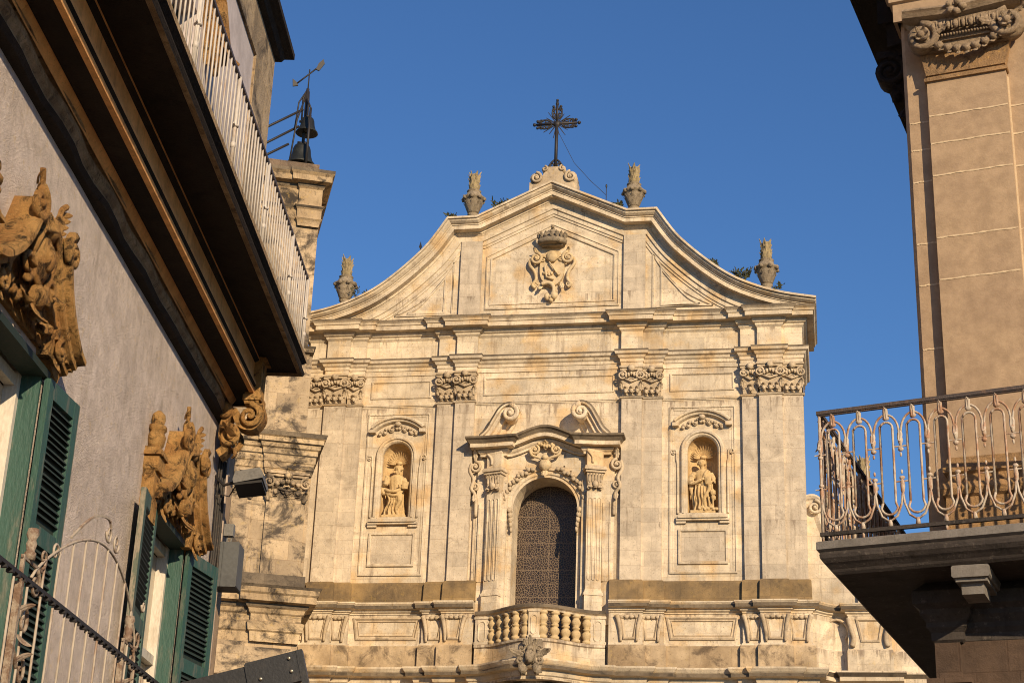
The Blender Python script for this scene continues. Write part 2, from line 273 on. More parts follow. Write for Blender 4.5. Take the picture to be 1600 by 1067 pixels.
    def scroll(s, cx, cz, R0, turns, r0, y=0.0, start=0.0, hand=1, X=None, lift=0.0, eye=True, n=5, tail=None, flat=1.0, mi=0):
        """spiral in the xz plane; starts outside at angle `start` and winds in"""
        pts = []; rad = []; N = max(8, int(turns*14))
        if tail:
            for k, p in enumerate(tail): pts.append(p); rad.append(r0*(0.75+0.25*k/len(tail)))
        for i in range(N+1):
            t = i/N; a = radians(start)+hand*2*pi*turns*t; q = R0*(1-t)**0.9+R0*0.12
            pts.append((cx+q*cos(a), y-lift*t, cz+q*sin(a))); rad.append(r0*(1-.45*t))
        s.tube(pts, rad, n, X, mi, flat)
        if eye: s.blob((cx, y-lift-r0*.3, cz), R0*.24+r0*.2, X, mi, 0, 6)
        return s
    def leaf(s, base, d, L, w, curl=0.5, out=(0, -1, 0), X=None, lobes=3, th=None, mi=0):
        base = Vector(base); d = Vector(d).normalized(); out = Vector(out).normalized(); sd = d.cross(out).normalized()
        N = 9; vs = []; fs = []; th = th or w*.35
        p = base.copy(); ang = 0
        for i in range(N+1):
            t = i/N; ww = w*.5*(sin(pi*min(1, .12+t*.88))**.7)*(1-.25*abs(sin(pi*lobes*t))) if i < N else w*.03
            nn = (out*cos(ang)-d*sin(ang)); tt = (d*cos(ang)+out*sin(ang))
            rdg = th*(1-.6*t)
            vs += [p-sd*ww+nn*0.0, p-sd*ww*.45+nn*rdg*.55, p+nn*rdg*.35, p+sd*ww*.45+nn*rdg*.55, p+sd*ww, p-nn*rdg*.3]
            p = p+tt*(L/N); ang += curl*2.2/N*(0.3+1.7*t)
        for i in range(N):
            for k in range(6): fs.append((i*6+k, (i+1)*6+k, (i+1)*6+(k+1) % 6, i*6+(k+1) % 6))
        fs += [(0, 1, 2, 3, 4, 5), tuple(N*6+k for k in (5, 4, 3, 2, 1, 0))]
        return s.add(vs, fs, X, False, mi)
def mkmesh(name, mb, mats):
    me = bpy.data.meshes.new(name); me.from_pydata(mb.v, [], mb.f)
    for m in (mats if isinstance(mats, (list, tuple)) else [mats]): me.materials.append(m)
    me.polygons.foreach_set('use_smooth', mb.sm); me.polygons.foreach_set('material_index', mb.mi)
    bm = bmesh.new(); bm.from_mesh(me); bmesh.ops.recalc_face_normals(bm, faces=bm.faces); bm.to_mesh(me); bm.free()
    me.update(); return me
def tag(o, label=None, cat=None, group=None, kind=None):
    if label: o['label'] = label
    if cat: o['category'] = cat
    if group: o['group'] = group
    if kind: o['kind'] = kind
    return o
def part(name, mb, mats, parent=None, label=None, loc=None, rot=None):
    o = bpy.data.objects.new(name, mkmesh(name, mb, mats)); COL.objects.link(o)
    if parent: o.parent = parent
    if label: o['label'] = label
    if loc: o.location = loc
    if rot: o.rotation_euler = rot
    return o
def thing(name, label, cat, loc=(0, 0, 0), rotz=0, group=None):
    o = bpy.data.objects.new(name, None); COL.objects.link(o); o.location = loc; o.rotation_euler = (0, 0, radians(rotz))
    o.empty_display_size = 0.3
    return tag(o, label, cat, group)
def copy_tree(o, parent=None):
    c = o.copy(); COL.objects.link(c); c.parent = parent
    for ch in [k for k in o.children]: copy_tree(ch, c)
    return c
XZ = lambda x, z, h: (x, -h, z)           # drawing on the wall, h towards the street
def XZo(y0): return lambda x, z, h: (x, y0-h, z)
PL = lambda x, y, z: (x, y, z)            # plan drawing, h is height
def arc(cx, cz, r, a0, a1, n=16, rz=None):
    rz = rz or r
    return [(cx+r*cos(radians(a0+(a1-a0)*i/n)), cz+rz*sin(radians(a0+(a1-a0)*i/n))) for i in range(n+1)]
def spline(P, n=6):
    """Catmull-Rom through the points"""
    P = [Vector(p) for p in P]; out = []
    for i in range(len(P)-1):
        a = P[max(i-1, 0)]; b = P[i]; c = P[i+1]; d = P[min(i+2, len(P)-1)]
        for k in range(n):
            t = k/n
            out.append(tuple(0.5*((2*b)+(c-a)*t+(2*a-5*b+4*c-d)*t*t+(3*b-a-3*c+d)*t**3)))
    out.append(tuple(P[-1])); return out
# ---------------------------------------------------------------- ground
g = MB(); g.box(-600, 600, -300, 900, -1.0, 0.0); gr = part('ground', g, M['street']); tag(gr, kind='structure')
# ================================================================ CHURCH (front in the plane y = 0, facing -y)
church = thing('baroque_church', 'pale limestone church front with curved gable, arched window and two statue niches', 'church', (0, 0, 0))
CS = [M['church'], M['crust']]
body = MB(); body.box(-9.55, 9.55, 1.7, 3.3, 0, 26.2); body.box(-8.3, 8.3, 3.31, 26, 0, 26.0); body.prism([(-9, 26.2), (9, 26.2), (5, 28), (0, 31)][::-1], 1.7, 3.0)
part('nave_wall', body, M['church'], church)
# front wall with its three openings
NX, NHW, NS, NSP = 5.9, 0.56, 18.48, 20.92          # niche centre, half width, sill, spring
WHW, WB, WSP = 1.23, 12.7, 18.70
def wall_with_arches(mb, x0, x1, z0, z1, holes, y, depth, n=14):
    xs = x0
    for (cx, hw, sill, spr) in holes:
        a, b = cx-hw, cx+hw
        mb.add([(xs, y, z0), (a, y, z0), (a, y, z1), (xs, y, z1)], [(0, 1, 2, 3)])
        mb.add([(a, y, z0), (b, y, z0), (b, y, sill), (a, y, sill)], [(0, 1, 2, 3)])
        A = arc(cx, spr, hw, 180, 0, n)
        for (p, q) in zip(A[:-1], A[1:]):
            mb.add([(p[0], y, p[1]), (q[0], y, q[1]), (q[0], y, z1), (p[0], y, z1)], [(0, 1, 2, 3)])
        rim = [(a, sill)]+A+[(b, sill)]
        for (p, q) in zip(rim, rim[1:]+rim[:1]):
            mb.add([(p[0], y, p[1]), (q[0], y, q[1]), (q[0], y+depth, q[1]), (p[0], y+depth, p[1])], [(0, 1, 2, 3)])
        xs = b
    mb.add([(xs, y, z0), (x1, y, z0), (x1, y, z1), (xs, y, z1)], [(0, 1, 2, 3)])
fw = MB()
wall_with_arches(fw, -9.68, -4.3, 12.6, 24.5, [(-NX, NHW, NS, NSP)], 0.0, 0.12)
wall_with_arches(fw, -4.3, 4.3, 12.6, 24.5, [(0.0, WHW, WB+.01, WSP)], -0.10, 1.45)
wall_with_arches(fw, 4.3, 9.68, 12.6, 24.5, [(NX, NHW, NS, NSP)], 0.0, 0.12)
for x in (-4.3, 4.3): fw.box(x-.002, x+.002, -.1, 0, 12.6, 24.5)
for sx in (-1, 1): fw.box(min(sx*9.55, sx*9.68), max(sx*9.55, sx*9.68), 0.0, 1.71, 0, 26.4)
fw.box(-9.5, 9.5, 0.02, 1.7, 0, 12.6)
fw.box(-9.5, 9.5, 0.02, 1.7, 24.5, 26.4)
part('front_wall', fw, M['church'], church)
# niches: half dome shell + cylinder
for cx in (-NX, NX):
    nb = MB(); n = 14
    zs = [NS, NSP]
    def nv(ang, z): return (cx-NHW*cos(ang), 0.12+NHW*0.95*sin(ang), z)
    for k in range(n):
        a, b = pi*k/n, pi*(k+1)/n
        nb.add([nv(a, NS), nv(b, NS), nv(b, NSP), nv(a, NSP)], [(0, 1, 2, 3)], smooth=True)
    for j in range(6):
        for k in range(n):
            p = []
            for (aa, bb) in ((k, j), (k+1, j), (k+1, j+1), (k, j+1)):
                a = pi*aa/n; e = pi/2*bb/6
                p.append((cx-NHW*cos(a)*cos(e), 0.12+NHW*.95*sin(a)*cos(e), NSP+NHW*sin(e)))
            nb.add(p, [(0, 1, 2, 3)], smooth=True)
    nb.add([(cx-NHW, .0, NS), (cx+NHW, .0, NS), (cx+NHW, .8, NS), (cx-NHW, .8, NS)], [(0, 1, 2, 3)])
    niche = part('niche', nb, M['ochre'], church)
    sh = MB()
    for k in range(13):                                            # radiating shell ribs
        a = radians(-14+208*k/12); q = 0.40
        sh.leaf((cx+0.05*cos(a), 0.46, 20.80+0.05*sin(a)), (cos(a), -0.45, sin(a)), q, 0.115, 0.5, (0, -1, .1), lobes=1, th=.07)
    sh.blob((cx, .42, 20.78), (.13, .1, .08))
    part('shell', sh, M['ochre'], niche)
    fr = MB()
    pth = [(cx-.70, NS-.02)]+arc(cx, NSP, .70, 180, 0, 18)+[(cx+.70, NS-.02)]
    fr.sweep(pth, [(-.12, 0), (-.12, .07), (-.07, .13), (-.0, .13), (.03, .07), (.08, .07), (.12, .03), (.14, .0)], XZ)
    fr.box(cx-.98, cx+.98, -.16, 0, NS-.28, NS-.20, b=.01); fr.box(cx-.92, cx+.92, -.22, 0, NS-.20, NS-.08, b=.02); fr.box(cx-.86, cx+.86, -.13, 0, NS-.08, NS)
    for s_ in (-1, 1):
        fr.box(min(cx+s_*.98, cx+s_*.62), max(cx+s_*.98, cx+s_*.62), -.10, 0, NS-.38, NS-.28)
        P = spline([(cx+s_*1.12, 20.95), (cx+s_*.98, 20.92), (cx+s_*.97, 20.6), (cx+s_*.93, 20.3), (cx+s_*.93, 19.0), (cx+s_*.93, NS)], 5)
        fr.tube([(p[0], -.03, p[1]) for p in P], .045, 5)
        fr.scroll(cx+s_*1.08, 20.86, .10, 1.1, .035, y=-.05, start=90, hand=-s_)
    part('niche_frame', fr, CS, niche)
    ar = MB()
    A = arc(cx, 20.95, 1.45, 133, 47, 16)
    ar.sweep(A, [(-.14, 0), (-.14, .22), (-.09, .26), (-.03, .25), (.0, .17), (.07, .15), (.10, .08), (.12, .0)], XZ, crust=(0,))
    for s_ in (-1, 1): ar.box(cx+s_*1.0-.12, cx+s_*1.0+.12, -.24, 0, 21.86, 21.99)
    part('curved_pediment', ar, CS, niche)
    ca = MB()
    for k in range(16):
        a = radians(50+80*k/15); q = 1.13+.07*sin(k*2.3)
        ca.blob((cx+q*cos(a), -.07, 20.95+q*sin(a)), (.075, .06, .065))
    for s_ in (-1, 1):
        for j in (0, 1): ca.scroll(cx+s_*(.28+.28*j), 22.0-.1*j, .11, 1.3, .03, y=-.06, start=90, hand=s_)
    ca.leaf((cx, -.08, 22.02), (0, -.2, 1), .3, .22, .5); ca.blob((cx, -.16, 22.2), (.13, .1, .1))
    part('garland', ca, M['carve'], niche)
    pn = MB()                                                     # big panel round the niche, and the small one below
    def frame(mb, pts, prof, y0=0.0): mb.sweep(pts, prof, XZo(y0), closed=True, cap=False)
    frame(pn, [(cx-1.19, 16.27), (cx-1.19, 22.62), (cx+1.19, 22.62), (cx+1.19, 16.27)], [(-.05, 0), (-.05, .05), (.0, .06), (.03, .02), (.10, .02), (.12, .0)])
    frame(pn, [(cx-.86, 16.62), (cx-.86, 17.84), (cx+.86, 17.84), (cx+.86, 16.62)], [(-.06, 0), (-.04, .08), (.03, .08), (.06, .03), (.08, .0)])
    part('niche_panel', pn, M['church'], niche)
    cp = MB(); cp.box(cx-.79, cx+.79, -.025, 0, 16.69, 17.77); part('sunken_panel', cp, M['church_shaft'], niche)
# pilasters
ZP0, ZP1, ZC0, ZC1 = 15.95, 22.98, 23.06, 24.22
def capital(mb, x0, x1, yf, full=True, z0=ZC0, z1=ZC1):
    w = x1-x0; h = z1-z0; cx = (x0+x1)/2; yb = yf
    mb.frus(x0+.02, x1-.02, yf-.02, yf+.3, z0, z1-.14, .05, .10)
    mb.box(x0-.09, x1+.09, yf-.24, yf+.2, z1-.08, z1, b=.02, mi=0); mb.box(x0-.06, x1+.06, yf-.2, yf+.2, z1-.17, z1-.10)
    vs = [(-1, x0+.03), (1, x1-.03)] if full else []
    for s_, vx in (vs or [(-1, x0+.05), (1, x1-.05)]):
        r = .17 if w > .7 else .14
        mb.scroll(vx+s_*.02, z1-.36, r, 1.7, .048, y=yf-.15, start=90-s_*20, hand=s_, lift=.06, n=6)
        mb.leaf((vx, yf-.04, z1-.95), (s_*.15, -.1, 1), .42, .24, .8, th=.09)
    n = 3 if w > .7 else 1
    for k in range(n):
        x = cx+(k-(n-1)/2)*w*.30
        mb.leaf((x, yf-.04, z0+.04), (0, -.12, 1), .42, w*.27 if n > 1 else w*.55, 1.0, th=.10)
        mb.blob((x, yf-.13, z0+.16), (.07, .05, .09), nz=.4)
    for k in range(5 if n > 1 else 3):                             # mask and egg row
        m_ = 5 if n > 1 else 3
        mb.blob((cx+(k-(m_-1)/2)*w*.14, yf-.17, z1-.30-.05*abs(k-(m_-1)/2)), (w*.075, .08, .09), nz=.3)
    mb.blob((cx, yf-.24, z1-.12), (.13, .09, .13), nz=.35)
    mb.tube([(x0+.1, yf-.12, z1-.5), (cx, yf-.15, z1-.62), (x1-.1, yf-.12, z1-.5)], .04)
    if w > .7:
        mb.tube(arc_y(arc(cx, z0+.34, .22, -160, -20, 8), yf-.09), .03); mb.tube(arc_y(arc(cx, z0+.5, .2, 150, 30, 8), yf-.1), .03)
def arc_y(P, y): return [(p[0], y, p[1]) for p in P]
def astragal(mb, path, z):
    mb.sweep(path, [(0, z-.02), (.05, z), (.07, z+.04), (.04, z+.08), (0, z+.09)], PL, crust=(2,))
groups = [(-9.68, -8.91, -8.05, -7.41, True), (7.41, 8.05, 8.91, 9.68, False)]
def pil_group(cols):                                                # cols: list of (x0,x1,y)
    p = MB()
    for x0, x1, y in cols: p.box(x0, x1, y, .02, ZP0, ZC0)
    o = part('pilaster', p, M['church_shaft'], church)
    path = []
    path.append((cols[0][0], .0))
    for x0, x1, y in cols: path += [(x0, y), (x1, y)]
    path.append((cols[-1][1], .0))
    a = MB(); astragal(a, path, ZP1); part('astragal', a, CS, o)
    c = MB()
    main = min(cols, key=lambda q: q[2])
    for q in cols:
        capital(c, q[0]+.02, q[1]-.02, q[2], q is main)
    part('capital', c, M['carve'], o)
    return path
D1, D2 = -.15, -.30
pil_group([(-9.68, -8.91, D1), (-8.91, -8.05, D2), (-8.05, -7.41, D1)])
pil_group([(-4.38, -3.63, D1), (-3.63, -2.86, D2)])
pil_group([(2.86, 3.63, D2), (3.63, 4.38, D1)])
pil_group([(7.41, 8.05, D1), (8.05, 8.91, D2), (8.91, 9.68, D1)])
def front_path(back=3.3, cb=-.10):
    half = [(2.86, cb), (2.86, D2), (3.63, D2), (3.63, D1), (4.38, D1), (4.38, 0), (7.41, 0), (7.41, D1), (8.05, D1), (8.05, D2), (8.91, D2), (8.91, D1), (9.68, D1), (9.68, back)]
    return [(-x, y) for x, y in half[::-1]]+half
lin = MB()                                                         # string course at the foot of the capitals across the bays
for a, b, y in ((-7.41, -4.38, 0), (4.38, 7.41, 0), (-2.86, 2.86, -.1)):
    lin.box(a+.001, b-.001, y-.06, y, 22.98, 23.06, mi=0); lin.box(a+.001, b-.001, y-.03, y, 22.93, 22.98)
    if y == 0 or True:
        w_ = (b-a)
        for (x0, x1) in ([(a+.35, b-.35)]):
            lin.sweep([(x0, 23.35), (x0, 23.98), (x1, 23.98), (x1, 23.35)], [(-.05, 0), (-.05, .04), (0, .05), (.04, .0)], XZo(y), closed=True, cap=False)
part('string_course', lin, CS, church)
en = MB(); FP = front_path()
en.sweep(FP, [(0, 24.22), (.04, 24.24), (.04, 24.42), (.07, 24.44), (.07, 24.56), (.12, 24.60), (.16, 24.69), (.24, 24.73), (.27, 24.83), (.27, 24.90), (.03, 24.95)], PL, crust=(9, 8))
part('architrave', en, CS, church)
fz = MB(); fz.sweep(FP, [(.03, 24.95), (.03, 25.70), (.05, 25.72)], PL); part('frieze', fz, M['church'], church)
cn = MB(); cn.sweep(FP, [(.05, 25.72), (.10, 25.78), (.10, 25.84), (.17, 25.88), (.22, 25.97), (.22, 26.02), (.46, 26.04), (.46, 26.20), (.50, 26.22), (.53, 26.30), (.60, 26.36), (.60, 26.42), (-.3, 26.52)], PL, crust=(10, 11))
part('main_cornice', cn, CS, church)
# gable
half = [(0, 32.15), (3.02, 30.74), (4.22, 30.74)]+[(0, 0), (4.62, 30.12)]+spline([(4.62, 30.12), (5.14, 29.42), (6.14, 28.46), (7.12, 27.72), (8.12, 27.24), (9.1, 26.93), (10.28, 26.70)], 4)[1:]
half = [p for p in half if p != (0, 0)]
out = [(-x, z) for x, z in half[:0:-1]]+half
XZc = lambda x, z, h: (x, -h, max(z, 26.44))
rk = MB()
rk.sweep(out, [(-.02, -.5), (-.02, .80), (.06, .80), (.07, .73), (.14, .71), (.21, .62), (.23, .56), (.27, .56), (.28, .52), (.44, .52), (.45, .24), (.52, .22), (.53, .18), (.62, .12), (.64, .12), (.65, .16), (.84, .16), (.86, .10), (1.02, .10), (1.04, .06), (1.12, .06), (1.14, .0)], XZc, crust=(0,))
part('raking_cornice', rk, CS, church)
ty = MB(); poly = [(x*0.99, max(z-.5, 26.45)) for x, z in out]
ty.prism([(-9.4, 26.45)]+[p for p in poly if abs(p[0]) < 9.0]+[(9.4, 26.45)], -.02, 1.6)
gable = part('gable_wall', ty, M['church'], church)
gp = MB()
for s_ in (-1, 1): part('gable_pilaster', MB().prism([(s_*2.86, 26.5), (s_*3.72, 26.5), (s_*3.72, 29.9), (s_*2.86, 29.9)], -.16, -.01), M['church_shaft'], church)
gf = MB()
fp = [(-.07, 0), (-.07, .05), (-.02, .07), (.0, .03), (.10, .03), (.12, .07), (.17, .06), (.19, 0)]
gf.sweep([(-2.62, 27.0), (-2.62, 29.22), (0, 30.50), (2.62, 29.22), (2.62, 27.0)], fp, XZo(-.02), closed=True, cap=False)
def tri(s_, k):
    b = [(4.02+k, 29.05-k*2.0)]+spline([(4.02+k, 29.05-k*2.0), (4.55+k*.8, 28.2-k*1.2), (5.3+k*.2, 27.4-k*.7), (6.35-k*1.6, 26.80+k*.25)], 4)[1:]+[(4.02+k, 26.80+k*.25)]
    return [(s_*x, z) for x, z in (b if s_ > 0 else b[::-1])]
for s_ in (-1, 1):
    for k in (0, .32):
        gf.sweep(tri(s_, k), [(-.03, 0), (-.03, .05), (.03, .05), (.05, 0)], XZo(-.02), closed=True, cap=False)
part('gable_panels', gf, M['church'], church)
# coat of arms
co = MB(); cz = 28.6; Y = -.08
co.prism([(p[0], p[1]) for p in spline([(-.45, 29.15), (-.5, 28.6), (-.42, 28.1), (0, 27.75), (.42, 28.1), (.5, 28.6), (.45, 29.15), (0, 29.35), (-.45, 29.15)], 4)[:-1]], -.17, 0)
for s_ in (-1, 1):
    co.scroll(s_*.66, 29.0, .23, 1.7, .075, y=-.2, start=90, hand=s_, n=6, lift=.05)
    co.scroll(s_*.36, 28.95, .13, 1.3, .05, y=-.2, start=180 if s_ > 0 else 0, hand=-s_)
    co.tube([(x*s_, -.16, z) for x, z in spline([(.88, 29.0), (.92, 28.75), (.72, 28.45), (.64, 28.1), (.78, 27.85), (.66, 27.72)], 5)], .07, 6)
    co.scroll(s_*.70, 27.86, .12, 1.2, .04, y=-.16, start=0, hand=-s_)
    co.leaf((s_*.35, -.14, 27.95), (s_*.4, -.1, -1), .45, .2, .6); co.leaf((s_*.6, -.2, 29.2), (s_*.5, -.3, .9), .3, .2, .7)
co.tube([(x, -.22, z) for x, z in spline([(-.4, 27.85), (-.1, 27.9), (.1, 27.7), (.08, 27.4), (-.05, 27.25)], 5)], .085, 6)
co.blob((.12, -.22, 27.34), (.15, .12, .17)); co.blob((-.16, -.2, 27.3), (.13, .1, .16)); co.blob((0, -.2, 27.15), (.1, .1, .09))
co.blob((0, -.25, 29.05), (.25, .14, .26), nz=.05); co.tube([(-.1, -.27, 28.8), (.3, -.27, 28.2)], .035); co.tube([(-.28, -.24, 28.65), (-.2, -.24, 28.15), (.1, -.24, 28.05)], .05)
for k in range(7): co.blob((-.3+.1*k, -.2, 28.35+.1*sin(k*2)), (.06, .06, .08), nz=.3)
co.v = [tuple(T(0, 0, 29.4)@Sc(.98, 1, .98)@T(0, 0, -29.4)@Vector(v)) for v in co.v]
part('coat_of_arms', co, M['carve_warm'], church)
cr = MB(); cr.box(-.5, .5, -.3, 0, 29.5, 29.8); cr.lathe([(.58, 29.56), (.68, 29.6), (.70, 29.72), (.66, 29.78)], 20, T(0, -.25, 0)@Sc(1, .55, 1), mi=0)
cr.lathe([(.5, 29.58), (.66, 29.62), (.68, 29.75), (.5, 29.86)], 20, T(0, -.25, 0)@Sc(1, .55, 1))
for k in range(9):
    a = radians(180+180*k/8); cr.leaf((.62*cos(a), -.25+.33*sin(a), 29.82), (cos(a)*.3, -.2, 1), .26, .16, .3, (0, -1, 0)); cr.blob((.66*cos(a), -.27+.36*sin(a), 30.02), .05)
cr.lathe([(.6, 29.86), (.5, 30.05), (.3, 30.2), (.1, 30.32), (.08, 30.4)], 16, T(0, -.2, 0)@Sc(1, .5, 1)); cr.blob((0, -.3, 30.42), .09)
cr.v = [tuple(T(0, 0, 29.7)@Sc(.86, 1, .9)@T(0, 0, -29.7)@Vector(v)) for v in cr.v]
part('crown', cr, M['urn'], church)
# central window
gl = MB(); gl.add([(x, 1.0, z) for x, z in [(-WHW-.03, WB)]+arc(0, WSP, WHW+.03, 180, 0, 20)+[(WHW+.03, WB)]], [tuple(range(23))])
window = part('arched_window', gl, M['lead'], church)
wf = MB(); AR = [(-WHW, WB)]+arc(0, WSP, WHW, 180, 0, 24)+[(WHW, WB)]
wf.sweep(AR, [(-.33, 0), (-.33, .14), (-.30, .19), (-.26, .19), (-.22, .12), (-.12, .12), (-.08, .07), (.004, .07), (.004, -.02)], XZo(-.1))
part('arch_surround', wf, CS, window)
yo = -.1
ed = MB()                                                          # flat ground of the aedicule
for s_ in (-1, 1):
    ed.box(min(s_*1.5, s_*2.62), max(s_*1.5, s_*2.62), yo-.12, yo, 14.3, 20.9)
    ed.box(min(s_*1.42, s_*1.62), max(s_*1.42, s_*1.62), yo-.26, yo, 14.3, 20.2)
    ed.sweep([(s_*2.36, 15.9), (s_*2.36, 18.9)] if s_ > 0 else [(s_*2.36, 18.9), (s_*2.36, 15.9)], [(-.16, 0), (-.16, .07), (-.1, .07), (-.08, .03), (.08, .03), (.1, .07), (.16, .07), (.16, 0)], XZo(yo-.12))
sp = arc(0, 18.75, 1.5, 180, 0, 20)
for p, q in zip(sp[:-1], sp[1:]): ed.add([(p[0], yo-.115, p[1]), (q[0], yo-.115, q[1]), (q[0], yo-.115, 20.95+.35*max(0, cos(q[0]/1.5*pi/2))), (p[0], yo-.115, 20.95+.35*max(0, cos(p[0]/1.5*pi/2)))], [(0, 1, 2, 3)])
part('window_back_panel', ed, M['church'], window)
for s_ in (-1, 1):
    pc = MB(); cx = s_*1.83; X = T(cx, yo-.12, 0)@R(s_*18)
    pc.box(-.29, .29, -.30, .15, 15.55, 19.25, X)
    for k in (-1, 0, 1):                                           # sunk flutes
        a = [(k*.17-.05, 15.95)]+arc(k*.17, 18.95, .05, 180, 0, 6)+[(k*.17+.05, 15.95)]+arc(k*.17, 15.95, .05, 0, -180, 6)
        pc.sweep(a, [(-.022, 0), (-.018, .03), (.0, .03), (.012, 0)], lambda x, z, h, X=X: tuple(X @ Vector((x, -.30-h, z))), closed=True, cap=False)
    pc.frus(-.33, .33, -.34, .15, 15.42, 15.55, -.03, -.03, X); pc.box(-.36, .36, -.37, .15, 15.32, 15.42, X); pc.box(-.33, .33, -.34, .15, 14.5, 15.32, X)
    pl = part('window_pilaster', pc, M['church'], window)
    c2 = MB(); c2.frus(-.24, .24, -.30, .1, 19.25, 19.98, .08, .1, X); c2.box(-.42, .42, -.52, .12, 20.05, 20.14, X, b=.02); c2.box(-.37, .37, -.46, .12, 19.96, 20.05, X); c2.box(-.4, .4, -.49, .12, 20.14, 20.2, X)
    for k in range(5): c2.leaf((-.22+.11*k, -.36, 19.6), (0, -.1, 1), .36, .11, .5, X=X, lobes=1, th=.05)
    for k in range(3): c2.leaf((-.18+.18*k, -.34, 19.58), (0, -.2, -1), .3, .2, .7, X=X)
    for e in (-1, 1): c2.scroll(e*.24, 19.4, .1, 1.2, .04, y=-.38, start=90, hand=e, X=X)
    c2.blob((0, -.42, 19.5), (.12, .1, .14), X); 
    part('capital', c2, M['carve'], pl)
    bl = MB(); bl.box(-.31, .31, -.34, .1, 20.2, 20.92, X); bl.tube([tuple(X@Vector((x, -.36, z))) for x, z in spline([(-.3, 20.8), (-.12, 20.6), (-.1, 20.35)], 4)], .05); part('impost_block', bl, M['church'], pl)
def wavy(x):                                                        # cornice line of the window head: flat, dipping, rising to the middle
    a = abs(x)
    if a < 1.55: return .5*(1+cos(pi*a/1.55))*.42
    return 0.0
def depthp(x):
    a = abs(x)
    return -.62 if 1.5 < a < 2.28 else (-.30 if a < 1.4 else (-.42))
wc = MB()
xs = [-2.46, -2.30, -2.28, -1.52, -1.50, -1.3, -1.1, -.9, -.7, -.5, -.3, -.15, 0]; xs = xs+[-x for x in xs[-2::-1]]
prof = [(0, -.66), (.05, -.64), (.05, -.56), (.12, -.50), (.16, -.42), (.10, -.38), (.40, -.36), (.40, -.22), (.44, -.20), (.50, -.10), (.58, -.05), (.58, 0.03), (-.2, .09)]
pts = []
for x in xs: pts.append((x, {True: -.36, False: 0}[False] or depthp(x)))
def sweep_wavy(mb, pts, prof, ztop, crust):
    n = len(pts); np_ = len(prof); P = [Vector(p) for p in pts]; vs = []; fs = []; ms = []
    for i in range(n):
        a, b, c = P[max(i-1, 0)], P[i], P[min(i+1, n-1)]
        d1 = (b-a) if i else (c-b); d2 = (c-b) if i < n-1 else (b-a); d1.normalize(); d2.normalize()
        n1 = Vector((d1.y, -d1.x)); n2 = Vector((d2.y, -d2.x)); q = 1+n1.dot(n2); mt = (n1+n2)/max(q, .5)
        for off, h in prof:
            p = b+mt*off; vs.append((p.x, p.y, ztop(b.x)+h))
    for i in range(n-1):
        for k in range(np_-1): fs.append((i*np_+k, (i+1)*np_+k, (i+1)*np_+k+1, i*np_+k+1)); ms.append(1 if k in crust else 0)
    fs += [tuple(range(np_)), tuple((n-1)*np_+k for k in range(np_-1, -1, -1))]; ms += [0, 0]
    mb.add(vs, fs, None, False, ms)
pp = [(-2.46, .0)]+[(x, yo+depthp(x)*.62) for x in xs]+[(2.46, .0)]
sweep_wavy(wc, pp, prof, lambda x: 21.36+wavy(x), (9, 10, 8))
part('window_cornice', wc, [M['church'], M['crust']], window)
for s_ in (-1, 1):                                                   # broken scroll pediment
    sc = MB(); P = spline([(2.48, 21.42), (2.22, 21.68), (1.98, 22.12), (1.72, 22.54), (1.38, 22.70), (1.10, 22.52)], 6)
    P = [(s_*x, z) for x, z in P]; P = P if s_ < 0 else P[::-1]
    sc.sweep(P, [(-.08, 0), (-.08, .72), (.0, .76), (.06, .74), (.08, .62), (.20, .62), (.23, .50), (.36, .50), (.39, .32), (.50, .32), (.54, .14), (.68, .12), (.70, 0)], XZo(yo), crust=(0, 1))
    sc.scroll(s_*1.36, 22.32, .29, 1.6, .11, y=yo-.72, start=90, hand=s_, n=6); sc.lathe([(.19, -.3), (.24, -.25), (.24, .25), (.19, .3)], 14, T(s_*1.38, yo-.36, 22.26)@R(90, 'X'))
    sc.prism([(s_*1.5, 21.35), (s_*1.6, 21.9), (s_*2.0, 21.9), (s_*2.4, 21.35)][::s_], yo-.3, yo)
    part('scroll_pediment', sc, [M['church'], M['crust']], window)
ky = MB(); gs = {-1: MB(), 1: MB()}
for s_ in (-1, 1):
    ky.scroll(s_*.42, 20.95, .17, 1.5, .06, y=yo-.34, start=90+s_*20, hand=s_, n=6)
    ky.tube([(s_*x, yo-.36, z) for x, z in spline([(.08, 20.5), (.22, 20.62), (.5, 20.72), (.6, 20.95)], 4)], .055)
    for k in range(13):                                             # garland following the arch
        a = radians(90-s_*(18+5.3*k)); q = 1.58+.05*sin(k*2.1)
        gs[s_].blob((q*cos(a), yo-.22, WSP+q*sin(a)), (.10-.003*k, .09, .09), nz=.35)
        if k % 2: gs[s_].leaf((q*cos(a), yo-.2, WSP+q*sin(a)), (cos(a)+s_*.5, -.2, sin(a)), .2, .12, .6)
    for k in range(5): gs[s_].blob((s_*(1.32-.02*k), yo-.22, 18.62-.19*k), (.1-.012*k, .08, .11), nz=.4)
    part('garland', gs[s_], M['carve'], window)
ky.blob((0, yo-.34, 20.35), (.24, .16, .24), nz=.12); ky.blob((0, yo-.4, 20.62), (.14, .12, .12)); ky.leaf((0, yo-.3, 21.0), (0, -.3, 1), .35, .3, .7); ky.leaf((0, yo-.3, 20.2), (0, -.2, -1), .42, .3, .7)
for k in range(6): ky.blob((-.25+.1*k, yo-.36, 21.12+.06*cos(k)), (.07, .06, .07))
part('keystone_carving', ky, M['carve_warm'], window)
